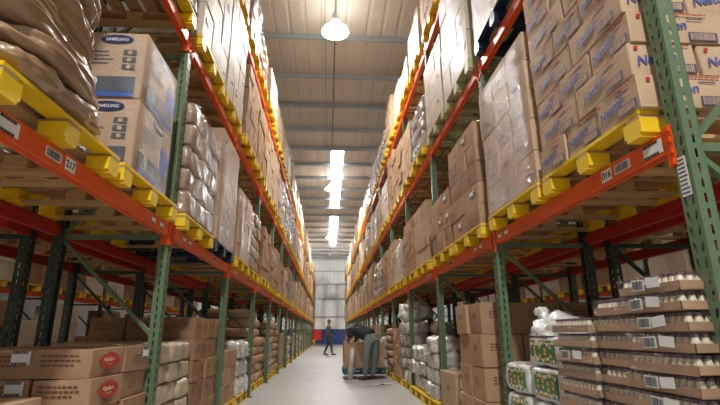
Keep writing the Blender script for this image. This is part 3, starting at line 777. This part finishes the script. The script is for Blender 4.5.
# ---- right rack, second shelf
y = pc(1, 0, 1); grid(1, xr, y, z2, where(1, 0, 1, 2), 'pale_carton', (.5, .58, .36), 4, 2, 2, jit=.006, always=True); wrap('white glossy film round the load on the dark pallet, second shelf', xr-.01, xr+1.03, y-.595, y+.595, z2-.05, z2+1.46, 13)
y = pc(1, 0, 0); grid(1, xr, y, z2, where(1, 0, 0, 2), 'light_carton', (.40, .385, .28), 5, 3, 2, always=True)
for p in (0, 1):
    y = pc(1, 1, p); hh = (4, 2)[p]
    if p == 0:
        grid(1, xr, y, z2, where(1, 1, p, 2), 'pale_carton', (.40, .385, .42), 4, 3, 2, jit=.008, always=True); wrap('white glossy film round the tall load on the pale green pallet', xr-.01, xr+.83, y-.59, y+.59, z2, z2+1.71, 17)
    else:
        grid(1, xr, y, z2, where(1, 1, p, 2), 'pale_carton', (.40, .385, .42), 3, 3, 2, jit=.008, always=True)
y = pc(1, 2, 0); grid(1, xr, y, z2, where(1, 2, 0, 2), 'film_covered_bundle', (.5, .58, .33), 3, 2, 2, jit=.015, always=True); wrap('pale film round the low load past the pale green pallets', xr-.01, xr+1.02, y-.59, y+.59, z2, z2+1.02, 19)
y = pc(1, 2, 1); grid(1, xr, y, z2, where(1, 2, 1, 2), 'light_carton', (.39, .385, .27), 4, 3, 2, jit=.012, always=True)
# ---- right rack, floor: tray packs
TG = 'tray packs of jars'
def trays(x, y, n, z, where_, deco, rots, turn=0):
    for l in range(n):
        unit('tray_pack', (x+R.uniform(-.010, .010), y+R.uniform(-.012, .012), z+l*.0945), (.31, .47, .092), 'shrink-wrapped jar tray, %s layer up, %s' % (ORD[l+1], where_), turn+R.uniform(-.025, .025), R.randrange(999), TG, True, deco if l not in rots else None)
trays(1.62+.155, 2.30, 14, .152, 'tall tray stack at the right end', 'labels', (2, 9))
trays(1.62+.50, 2.26, 14, .152, 'tray stack behind the tall end stack', None, ())
trays(1.60+.155, 3.09, 12, .152, 'lower tray stack past the tall end stack', None, ())
trays(1.63+.235, 2.665, 13, .152, 'end-on tray stack between two front stacks', None, (), PI/2)
trays(1.60+.48, 3.10, 12, .152, 'tray stack behind the lower front stack', None, ())
for q in SPEC:
    if q['kind'] == 'tray_pack' and 'tenth layer' in q['lab'] and 'lower tray' in q['lab']: q['deco'] = 'labels'
# white printed bales and the bag on top
W = 'white plastic bale with green and yellow print, '
BG = 'white plastic bales'
def bale(loc, d, lab, seed, rot=0): unit('plastic_bale', loc, d, lab, rot, seed, BG, True, deco_bale)
def deco_bale(o, sp, rank):
    d = sp['d']; rr = random.Random(sp['seed']); b_ = MB()
    for g in range(2):
        b_2 = MB()
        wd = d[1]*.74
        n = 9
        for i in range(n):
            x = -wd/2+wd*(i+.5)/n
            b_2.box((x, 0, 0), (wd/n*.92, d[2]*.70, .004), 'printgreen')
            for j in range(4): b_2.box((x, d[2]*(-.27+.18*j)+rr.uniform(-.012, .012), .003), (wd/n*.75, d[2]*.10, .003), 'printyellow' if i % 2 else ('printgreen' if j % 3 else 'whiteplastic'))
        me = b_2.mesh('print')
        decal('printed_panel', me, o, (-1, 0, 0), (-d[0]/2-.004, -.03, d[2]*.50), 0, 'green and yellow printed side') if g == 0 else decal('printed_panel', me, o, (0, -1, 0), (.02, -d[1]/2-.004, d[2]*.50), 0, 'green and yellow printed end')
for n_, z_, h_ in (('bottom', .152, .26), ('middle', .415, .26), ('upper', .678, .25)):
    bale((1.66+.24, 4.29, z_), (.46, .52, h_), W+n_+' of far column', int(z_*100)); bale((1.66+.24, 3.72, z_), (.46, .52, h_), W+n_+' of near column', int(z_*100)+1); bale((1.66+.73, 3.72, z_), (.46, .52, h_), W+n_+', second back', int(z_*100)+2)
bale((1.66+.25, 3.76, .93), (.44, .56, .235), W+'alone on top under the crumpled bag', 10)
bm = bmesh.new(); bmesh.ops.create_icosphere(bm, subdivisions=4, radius=1)
for v in bm.verts:
    p = v.co.copy(); t = max(p.z, 0)
    c = Vector((p.x*.24*(1-.25*t*t), p.y*.33*(1-.35*t*t), p.z*.15+.02*t))
    c += p*(.045*noise.noise(p*2.6)+.022*noise.noise(p*7+Vector((4, 1, 0)))); c.z = max(c.z, -.01); v.co = c
me = bpy.data.meshes.new('bag'); bm.to_mesh(me); bm.free(); me.materials.append(M['bagfilm']); me.polygons.foreach_set('use_smooth', [True]*len(me.polygons))
bag = thing('plastic_bag', 'crumpled translucent white plastic bag on the topmost printed bale', 'bag', (1.92, 3.80, 1.175), 0, None, me)
part('knotted_neck', pillow_mesh((.09, .12, .13), 'bagfilm', 4, 5, 3, .03, 14), bag, (-.05, .20, .11), (-.6, -.2, 0))
# tall brown cartons past the second upright
y = 5.55; grid(1, 1.64, y, .152, 'tall floor stack, second right bay', 'cardboard_carton', (.46, .44, .337), 4, 2, 3, jit=.02, always=True, deco=deco_text)
for e in range(2):
    for l in range(3): unit('dark_carton', (2.95+.0*e, 4.3-.62*e, .152+.45*l), (.52, .58, .445), 'large dark-brown carton, %s layer, %s from the bales, back of first right bay' % (ORD[l+1], ('first', 'second')[e]), 0, 5+l+e, 'large cartons at the back', True)
grid(1, 1.70, 6.22, .152, 'beside the tall brown stack', 'cream_sack', (.30, .26, .16), 3, 1, 2, jit=.01, always=True, look='small white bag')
unit('light_carton', (1.70+.30, 6.95, .152), (.58, .80, .50), 'single big brown carton on a yellow floor pallet beside small white bags', .02, 3, 'single big cartons', True, deco_text)
grid(1, 1.72, pc(1, 2, 0), .152, where(1, 2, 0, 0), 'film_covered_bundle', (.5, .40, .24), 4, 2, 2, jit=.04, always=True)
grid(1, 1.72, pc(1, 2, 1)-.1, .152, where(1, 2, 1, 0), 'film_covered_bundle', (.5, .38, .26), 3, 3, 2, jit=.04, always=True)

grid(1, 1.72, pc(1, 3, 0), .152, where(1, 3, 0, 0), 'film_covered_bundle', (.5, .38, .25), 5, 3, 2, jit=.04, always=True)
grid(1, 1.72, pc(1, 3, 1), .152, where(1, 3, 1, 0), 'cardboard_carton', (.40, .385, .28), 4, 3, 2, jit=.02, always=True)
bm = bmesh.new(); bmesh.ops.create_icosphere(bm, subdivisions=4, radius=1)
for v in bm.verts:
    p = v.co.copy(); c = Vector((p.x*.36, p.y*.5, p.z*.30)); v.co = c + p*(.12*noise.noise(p*2.3)+.06*noise.noise(p*6))
    v.co.z = max(v.co.z, -.22)
mz = bpy.data.meshes.new('heap'); bm.to_mesh(mz); bm.free(); mz.materials.append(M['bagfilm']); mz.polygons.foreach_set('use_smooth', [True]*len(mz.polygons))
thing('crumpled_film', 'big crumpled ball of silvery plastic film on top of the silvery bundles', 'plastic film', (2.02, pc(1, 3, 0)+.1, .152+1.27+.22), 0, None, mz)
# ---- back rows: pallets on both shelves, cartons on the floor
for s in (-1, 1):
    xb = A[s]+DEP+.20
    for i in range(9):
        for p in (0, 1):
            for l in (1, 2):
              if l == 1 and i < 8 or i < 5: pallet(s, s*(xb-.03), pc(s, i, p), LEV[l]+.123, 'wood', '%s place, %s bay, back row of %s rack, %s' % ('nearer' if p == 0 else 'farther', ORD[i+1], SIDE[s], SHELF[l]), False, group='pallets of the back rows')
            h = R.randint(2, 4)
            if (s < 0 and i == 0) or (i+p) % 5 == 4: continue
            grid(s, s*(xb), pc(s, i, p), .002, '%s place, %s bay, %s back row floor' % (('nearer', 'farther')[p], ORD[i+1], SIDE[s]), 'dark_carton', (.40, .385, .32), h, 3, 1, jit=.012)
    xc = xb+DEP+3.2
    for i in range(9):
        for p in (0, 1):
            for l in (0, 1):
                if l: pallet(s, s*(xc-.06), pc(s, i, p), LEV[l]+(.123 if l else 0), 'yellow', '%s place, %s bay across the aisle beyond %s rack, %s' % ('nearer' if p == 0 else 'farther', ORD[i+1], SIDE[s], SHELF[l]), False, group='pallets across the next aisles')
                grid(s, s*(xc-.05), pc(s, i, p), zdeck(l) if l else .002, '%s place, %s bay across from %s rack, %s' % (('nearer', 'farther')[p], ORD[i+1], SIDE[s], SHELF[l]), ('pale_carton', 'dark_carton')[(i+l+p) % 2], (.5, .56, .38), 4 if l else (5, 3, 5, 4)[(i*2+p) % 4], 2, 1, jit=.02)

b_ = MB(); fm = PAL['yellow'][4]; inv = {M[q].name: q for q in M}
for s, x, y, z in FARPAL:
    for p in fm.polygons: b_.add([Vector((s*fm.vertices[v].co.x+x, s*fm.vertices[v].co.y+y, fm.vertices[v].co.z+z)) for v in p.vertices], [tuple(range(len(p.vertices)))], inv[fm.materials[p.material_index].name])
o = thing('pallet_stock', 'yellow-fronted pallets in the farthest bays of both racks', 'pallet', me=b_.mesh('pallet_stock')); o['kind'] = 'stuff'
# ---- build the units: the 300 of each kind that show largest become objects, the rest one mass per kind
CACHE = {}
def unit_mesh(sp, lod):
    mk, shape, _ = KIND[sp['kind']]; d = tuple(round(v, 2) for v in sp['d']); v = sp['seed'] if sp['kind'] == 'glossy_sack' else sp['seed'] % 4
    key = (sp['kind'], d, v, lod)
    if key not in CACHE:
        if shape == 'box': CACHE[key] = carton_mesh(sp['d'], mk, v+1, lod)
        else:
            big = sp['kind'] == 'glossy_sack'
            CACHE[key] = pillow_mesh(sp['d'], mk, sp['seed'] if big else v, (26 if big else 9) if lod else 3, 3.2 if big else (8 if sp['kind'] in ('film_wrapped_pack', 'plastic_bale', 'pale_pack') else 5.5), (.02 if big else (.036 if sp['kind'] == 'film_covered_bundle' else .012)), (4 if big else 9), .045*(sp['seed']-10) if big else None)
    return CACHE[key]
by = {}
for sp in SPEC: by.setdefault(sp['kind'], []).append(sp)
camp = Vector((0, 0, CAMZ))
for kind, L_ in by.items():
    def size(sp):
        dist = (sp['loc']-camp).length
        f_ = 1 if abs(sp['loc'].x) < 3.0 else .25
        return (sp['d'][1]*sp['d'][2])**.5/dist*f_ + (10 if sp['always'] else 0)
    L_.sort(key=size, reverse=True)
    for rank, sp in enumerate(L_[:300]):
        if KIND[kind][1] == 'tray': build_tray(sp); continue
        lod = (sp['loc']-camp).length < 10
        o = thing(kind, sp['lab'], CATS[KIND[kind][1]], sp['loc'], sp['rot'], sp['group'], unit_mesh(sp, lod))
        if sp['deco']: sp['deco'](o, sp, rank)
        elif KIND[kind][1] == 'box': deco_default(o, sp, rank)
    if len(L_) > 300:
        b_ = MB(); mk = KIND[kind][0]
        for sp in L_[300:]:
            if KIND[kind][1] == 'box':
                b_.box(sp['loc']+Vector((0, 0, sp['d'][2]/2)), sp['d'], mk, Matrix.Rotation(sp['rot'], 3, 'Z'))
            else:
                me = unit_mesh(sp, False); rm = Matrix.Rotation(sp['rot'], 3, 'Z')
                b_.add([rm @ v.co + sp['loc'] for v in me.vertices], [tuple(p.vertices) for p in me.polygons], mk)
        nm = kind+'_stock'
        o = thing(nm, '%ss packed along the far bays of both racks' % KIND[kind][2], CATS[KIND[kind][1]], me=b_.mesh(nm, smooth=KIND[kind][1] != 'box')); o['kind'] = 'stuff'
print('UNITS', {k: len(v) for k, v in by.items()})

# ------------------------------------------------------------------ R0 upright: notice sheet
fr0 = [o for o in bpy.data.objects if o.get('label', '').startswith('sage green upright frame, first from the near end of the right')][0]
nt_ = lines_mesh('notice', .062, .20, 9, 'samgrey', 'white', False, 55)
decal('notice_sheet', nt_, fr0, (-1, 0, 0), (-.002, .004, 1.93), label='white printed notice on the post')

# ------------------------------------------------------------------ end of the aisle
hb = thing('hose_cabinet', 'red fire hose cabinet on the blue end wall', 'cabinet', (-1.05, WALL_Y-.14, .42))
part('cabinet_body', MB().box((0, -.11, .5), (.85, .22, 1.0), 'redbox').mesh('body', bevel=.01), hb)
dr = part('cabinet_door', MB().box((0, -.235, .5), (.77, .03, .92), 'redbox').mesh('door', bevel=.006), hb)
part('handle', MB().box((.30, -.265, .45), (.03, .03, .14), 'black').mesh('handle'), dr)
thing('fire_pipe', 'tall red fire pipe standing on the end wall beside the left rack', 'pipe', (-1.62, WALL_Y-.35, 0), me=MB().tube([(0, 0, 0), (0, 0, 7.2)], .11, 'redbox', 12).mesh('pipe'))
g = thing('post_guard', 'yellow guard rail at the far end of the left rack', 'guard', (-1.30, Y0[-1]+PITCHY*NB+.35, 0))
part('upright', MB().box((0, 0, .30), (.12, .14, .6), 'yellow').mesh('upright', bevel=.01), g); part('upright', MB().box((-1.0, 0, .30), (.12, .14, .6), 'yellow').mesh('upright', bevel=.01), g)
part('rail', MB().box((-.5, -.08, .42), (1.2, .03, .22), 'yellow').mesh('rail', bevel=.008), g)

# paper litter on the floor
b_ = MB()
rr = random.Random(3)
for i, (dx, dy, sz) in enumerate(((0, 0, .20), (.16, .05, .14), (-.13, -.10, .10))):
    bm = bmesh.new(); bmesh.ops.create_grid(bm, x_segments=5, y_segments=5, size=.5)
    for v in bm.verts: v.co = Vector((v.co.x*sz*1.2, v.co.y*sz, .012+.035*abs(noise.noise(v.co*4+Vector((i*7, 0, 0))))))
    me = bpy.data.meshes.new('scrap'); bm.to_mesh(me); bm.free(); me.materials.append(M['white'])
    me.polygons.foreach_set('use_smooth', [True]*len(me.polygons))
    o = thing('paper_scrap', ('largest crumpled white paper scrap on the floor near the bending man', 'middle-sized white paper scrap lying toward the right rack', 'smallest white paper scrap lying nearest the camera')[i], 'paper', (1.30+dx, 11.75+dy, 0), .4*i, 'paper scraps on the floor', me)

# ------------------------------------------------------------------ hand pallet with cartons
JY = 13.75; JX = 1.0
pt = pallet(1, JX-.58, JY, .128, 'blue', '=blue wooden pallet on the floor beside the bending man', True)
tk = thing('pallet_truck', 'hand pallet truck under the blue pallet by the bending man', 'pallet truck', (JX, JY, 0))
for sy in (-.27, .27):
    part('fork', MB().box((.0, sy, .112), (1.1, .14, .03), 'black').mesh('fork'), tk)
    part('wheel', MB().tube([(-.40, sy-.04, .045), (-.40, sy+.04, .045)], .045, 'black', 14).mesh('wheel'), tk)
for l in range(3):
    for c in range(2):
        for e in range(2):
            if l == 2: continue
            o = thing('cardboard_carton', 'brown carton on the blue pallet, %s layer, %s row, %s across' % (ORD[l+1], ('near', 'far')[c], ORD[e+1]), 'carton', (JX-.28+.56*e, JY-.28+.56*c, .281+.33*l), R.uniform(-.03, .03), 'cartons on the blue pallet', unit_mesh(dict(kind='cardboard_carton', d=(.54, .54, .335), seed=l+c), True))
            if True: deco_default(o, dict(d=(.54, .54, .335), seed=5+l+c+e), 20)
bt = thing('wrapped_tube', 'pale film-wrapped roll standing against the cartons under the man\'s hand', 'roll', (JX-.40, JY-.62, .005), (.0, .10, 0), None, MB().tube([(0, 0, 0), (0, 0, .02), (0, 0, .76), (0, 0, .80)], [.06, .085, .085, .05], 'silverpack', 14).mesh('roll', smooth=True))

# ------------------------------------------------------------------ people
def skin_mesh(pts, edges, root, mats, sub=2):
    me = bpy.data.meshes.new('skin'); names = list(pts); ix = {n: i for i, n in enumerate(names)}
    me.from_pydata([pts[n][0] for n in names], [(ix[a_], ix[c_]) for a_, c_ in edges], [])
    o = bpy.data.objects.new('skin', me); C.objects.link(o)
    md = o.modifiers.new('Skin', 'SKIN'); md.use_smooth_shade = True
    for n in names:
        sv = me.skin_vertices[0].data[ix[n]]; r = pts[n][1]; sv.radius = r if isinstance(r, tuple) else (r, r); sv.use_root = n == root
    sb = o.modifiers.new('Sub', 'SUBSURF'); sb.levels = sub; sb.render_levels = sub
    dg = bpy.context.evaluated_depsgraph_get(); dg.update()
    out = bpy.data.meshes.new_from_object(o.evaluated_get(dg)); bpy.data.objects.remove(o)
    out.materials.clear(); out.materials.append(M[mats]); out.polygons.foreach_set('use_smooth', [True]*len(out.polygons))
    return out
def join(meshes, name):
    bm = bmesh.new()
    for q in meshes: bm.from_mesh(q)
    me = bpy.data.meshes.new(name); bm.to_mesh(me); bm.free(); me.materials.append(meshes[0].materials[0])
    me.polygons.foreach_set('use_smooth', [True]*len(me.polygons)); return me
def hand_mesh(wr, dirv, side, curl=.5, S=1.0):
    """palm and five fingers growing from the wrist along dirv; side: towards the thumb"""
    d = Vector(dirv).normalized(); t = (Vector(side)-d*Vector(side).dot(d)).normalized(); n = d.cross(t); wr = Vector(wr); out = []
    P = {'w': (wr, .024*S), 'p1': (wr+d*.045*S, (.018*S, .036*S)), 'p2': (wr+d*.09*S, (.014*S, .038*S))}
    q = MB(); out.append(skin_mesh({k: (v[0], (.027*S)) for k, v in P.items()}, [('w', 'p1'), ('p1', 'p2')], 'w', 'skin', 1))
    for i, (off, ln) in enumerate(((.030, .072), (.010, .082), (-.010, .076), (-.029, .060))):
        b0 = wr+d*.075*S+t*off*S; b1 = wr+d*.10*S+t*off*1.1*S; b2 = b1+(d*(1-curl*.5)+n*curl*.6).normalized()*ln*.5*S; b3 = b2+(d*(1-curl)+n*curl).normalized()*ln*.5*S
        out.append(skin_mesh({'a': (b0, .010*S), 'b': (b1, .0095*S), 'c': (b2, .0085*S), 'd': (b3, .007*S)}, [('a', 'b'), ('b', 'c'), ('c', 'd')], 'a', 'skin', 1))
    a0 = wr+d*.025*S+t*.018*S; a1 = a0+(d*.5+t*.8).normalized()*.04*S; a2 = a1+(d*.9+t*.35).normalized()*.035*S
    out.append(skin_mesh({'a': (a0, .012*S), 'b': (a1, .0105*S), 'c': (a2, .008*S)}, [('a', 'b'), ('b', 'c')], 'a', 'skin', 1))
    return out
def head_parts(o, hc, face, upv, S):
    """nose, eyes, ears, hair around head centre hc; face: facing direction"""
    f = Vector(face).normalized(); u = (Vector(upv)-f*Vector(upv).dot(f)).normalized(); r = f.cross(u); hc = Vector(hc)
    q = Matrix((r, f, u)).transposed()
    def P(a, b2, c): return hc + q @ Vector((a*S, b2*S, c*S))
    hb = bmesh.new(); bmesh.ops.create_uvsphere(hb, u_segments=20, v_segments=12, radius=1)
    bmesh.ops.delete(hb, geom=[v for v in hb.verts if v.co.z < .12 and v.co.y > -.15 or v.co.z < -.55], context='VERTS')
    for v in hb.verts: v.co = hc + q @ (Vector((v.co.x*.083, v.co.y*.100-.006, v.co.z*.115+.018))*S)
    me = bpy.data.meshes.new('hair'); hb.to_mesh(me); hb.free(); me.materials.append(M['hair']); me.polygons.foreach_set('use_smooth', [True]*len(me.polygons))
    part('hair', me, o)
    for sx in (-1, 1):
        eb = MB(); c = P(sx*.032, .083, .005)
        e = bmesh.new(); bmesh.ops.create_uvsphere(e, u_segments=10, v_segments=8, radius=.011*S)
        for v in e.verts: v.co += c
        me = bpy.data.meshes.new('eye'); e.to_mesh(me); e.free(); me.materials.append(M['black']); part('eye', me, o)
    mb = MB().tube([P(-.022, .088, -.062), P(0, .094, -.060), P(.022, .088, -.062)], .005*S, 'inkbrown', 6).mesh('mouth'); part('mouth', mb, o)
def head_mesh(hc, face, upv, S):
    f = Vector(face).normalized(); u = (Vector(upv)-f*Vector(upv).dot(f)).normalized(); r = f.cross(u); q = Matrix((r, f, u)).transposed(); hc = Vector(hc)
    bm = bmesh.new(); bmesh.ops.create_uvsphere(bm, u_segments=24, v_segments=16, radius=1)
    for v in bm.verts:
        x, y, z = v.co; w_ = 1 - .22*max(0, -z) ; x2 = x*.074*w_; y2 = y*.092*(1-.1*max(0, -z)); z2 = z*.118
        if y > .75 and abs(x) < .3 and -.35 < z < .1: y2 += .020*(1-abs(x)/.3)
        if abs(x) > .93 and abs(z) < .3: x2 += math.copysign(.012, x)
        v.co = hc + q @ (Vector((x2, y2, z2))*S)
    me = bpy.data.meshes.new('head'); bm.to_mesh(me); bm.free(); me.materials.append(M['skin']); return me
def shoe(o, heel, toe, S):
    heel, toe = Vector(heel), Vector(toe); d = (toe-heel).normalized()
    me = skin_mesh({'a': (heel+Vector((0, 0, .050*S)), .045*S), 'b': (heel+d*.10*S+Vector((0, 0, .048*S)), .048*S), 'c': (toe-d*.05*S+Vector((0, 0, .040*S)), (.052*S, .036*S)), 'd': (toe+Vector((0, 0, .034*S)), (.036*S, .026*S))}, [('a', 'b'), ('b', 'c'), ('c', 'd')], 'a', 'shoe')
    part('shoe', me, o)
def V3(*a_): return Vector(a_)

# walking man, far down the aisle; he faces the right rack and looks to it
S = 1.09; bx, byy = .03, 27.2
def T(x, y, z): return V3(bx+x*S, byy+y*S, z*S)      # local: +x = walking direction
o = thing('person', 'man in olive shirt and dark jeans walking far down the aisle', 'person', (0, 0, 0))
body = {'pel': (T(0, 0, .95), .11*S), 'ch': (T(.0, 0, 1.25), .12*S), 'nk0': (T(.0, 0, 1.43), .075*S), 'nk': (T(.01, 0, 1.53), .050*S), 'hd': (T(.03, 0, 1.62), .07*S)}
E_ = [('pel', 'ch'), ('ch', 'nk0'), ('nk0', 'nk'), ('nk', 'hd')]
for sd, sg in (('l', 1), ('r', -1)):
    kx, ax = ((.16, .20) if sg < 0 else (-.02, -.20))
    body.update({'hp'+sd: (T(0, .09*sg, .90), .082*S), 'kn'+sd: (T(kx, .09*sg, .50), .055*S), 'an'+sd: (T(ax, .09*sg, .09), .038*S)})
    E_ += [('pel', 'hp'+sd), ('hp'+sd, 'kn'+sd), ('kn'+sd, 'an'+sd)]
    ex, wx = ((.02, .20) if sg < 0 else (.03, .18))
    body.update({'sh'+sd: (T(0, .19*sg, 1.40), .055*S), 'el'+sd: (T(ex-.04, .23*sg, 1.12), .040*S), 'wr'+sd: (T(wx, .16*sg, .98), .028*S)})
    E_ += [('nk0', 'sh'+sd), ('sh'+sd, 'el'+sd), ('el'+sd, 'wr'+sd)]
bodym = [skin_mesh(body, E_, 'pel', 'skin'), head_mesh(T(.035, 0, 1.645), (1, -.25, 0), (0, 0, 1), S)]
for sd, sg in (('l', 1), ('r', -1)): bodym += hand_mesh(body['wr'+sd][0], (.8, -.1*sg, -.5), (0, -sg, .4), .5, S)
part('body', join(bodym, 'body'), o)
head_parts(o, T(.035, 0, 1.645), (1, -.25, 0), (0, 0, 1), S)
def clothes(body, keys, edges, grow, k, root, trim=None):
    P = {}
    for n in keys: P[n] = (body[n][0], body[n][1]+grow*S)
    if trim:
        for n, (a_, c_, t) in trim.items(): P[n] = (body[a_][0].lerp(body[c_][0], t), body[a_][1]*(1-t)+body[c_][1]*t+grow*S)
    return skin_mesh(P, edges, root, k)
part('shirt', clothes(body, ['pel', 'ch', 'nk0', 'shl', 'shr'], [('pel', 'ch'), ('ch', 'nk0'), ('nk0', 'shl'), ('nk0', 'shr'), ('shl', 'cl'), ('shr', 'cr')], .018, 'shirtolive', 'ch', {'cl': ('shl', 'ell', .7), 'cr': ('shr', 'elr', .7)}), o, label='olive short-sleeved shirt')
part('trousers', clothes(body, ['pel', 'hpl', 'hpr', 'knl', 'knr', 'anl', 'anr'], [('pel', 'ws'), ('pel', 'hpl'), ('pel', 'hpr'), ('hpl', 'knl'), ('hpr', 'knr'), ('knl', 'anl'), ('knr', 'anr')], .016, 'jeans', 'pel', {'ws': ('pel', 'ch', .3)}), o, label='dark jeans')
shoe(o, T(.16, -.09, 0), T(.42, -.09, 0), S); shoe(o, T(-.25, .09, 0), T(.0, .09, 0.0), S)

# bending man beside the blue pallet, seen from behind, leaning to the cartons
S = 1.13; bx, byy = 1.07, 12.85
def T(x, y, z): return V3(bx+x*S, byy+y*S, z*S)
o = thing('person', 'man in dark shirt and grey-green trousers bending over cartons on the blue pallet', 'person', (0, 0, 0))
body = {'pel': (T(.10, .04, .96), .135*S), 'ch': (T(-.10, .20, 1.10), .150*S), 'nk0': (T(-.27, .36, 1.12), .105*S), 'nk': (T(-.33, .46, 1.10), .052*S), 'hd': (T(-.39, .53, 1.06), .07*S)}
E_ = [('pel', 'ch'), ('ch', 'nk0'), ('nk0', 'nk'), ('nk', 'hd')]
body.update({'hpl': (T(.0, .0, .88), .10*S), 'knl': (T(-.05, -.05, .48), .066*S), 'anl': (T(-.08, -.02, .09), .042*S),
             'hpr': (T(.18, .08, .88), .10*S), 'knr': (T(.17, .10, .48), .066*S), 'anr': (T(.12, .18, .09), .042*S),
             'shl': (T(-.36, .26, 1.11), .062*S), 'ell': (T(-.45, .32, .88), .045*S), 'wrl': (T(-.47, .42, .70), .029*S),
             'shr': (T(-.18, .52, 1.08), .062*S), 'elr': (T(-.26, .62, .86), .042*S), 'wrr': (T(-.36, .66, .64), .029*S)})
for sd in 'lr': E_ += [('pel', 'hp'+sd), ('hp'+sd, 'kn'+sd), ('kn'+sd, 'an'+sd), ('nk0', 'sh'+sd), ('sh'+sd, 'el'+sd), ('el'+sd, 'wr'+sd)]
bodym = [skin_mesh(body, E_, 'pel', 'skin'), head_mesh(T(-.40, .55, 1.05), (-.4, .5, -.75), (-.6, .6, .5), S)]
for sd in 'lr': bodym += hand_mesh(body['wr'+sd][0], (.0, .3, -.9), (.5, .6, 0), .5, S)
part('body', join(bodym, 'body'), o)
head_parts(o, T(-.40, .55, 1.05), (-.4, .5, -.75), (-.6, .6, .5), S)
part('shirt', clothes(body, ['pel', 'ch', 'nk0', 'shl', 'shr'], [('pe', 'ch'), ('ch', 'nk0'), ('nk0', 'shl'), ('nk0', 'shr'), ('shl', 'cl'), ('shr', 'cr')], .020, 'shirtdark', 'ch', {'cl': ('shl', 'ell', .75), 'cr': ('shr', 'elr', .75), 'pe': ('pel', 'ch', .15)}) if False else clothes(body, ['pel', 'ch', 'nk0', 'shl', 'shr'], [('pel', 'ch'), ('ch', 'nk0'), ('nk0', 'shl'), ('nk0', 'shr'), ('shl', 'cl'), ('shr', 'cr')], .036, 'shirtdark', 'ch', {'cl': ('shl', 'ell', .75), 'cr': ('shr', 'elr', .75)}), o, label='dark short-sleeved shirt')
part('trousers', clothes(body, ['pel', 'hpl', 'hpr', 'knl', 'knr', 'anl', 'anr'], [('pel', 'ws'), ('pel', 'hpl'), ('pel', 'hpr'), ('hpl', 'knl'), ('hpr', 'knr'), ('knl', 'anl'), ('knr', 'anr')], .022, 'trousers', 'pel', {'ws': ('pel', 'ch', .35)}), o, label='grey-green trousers')
shoe(o, T(-.05, -.06, 0), T(-.24, .12, 0), S); shoe(o, T(.15, .14, 0), T(-.02, .34, 0), S)
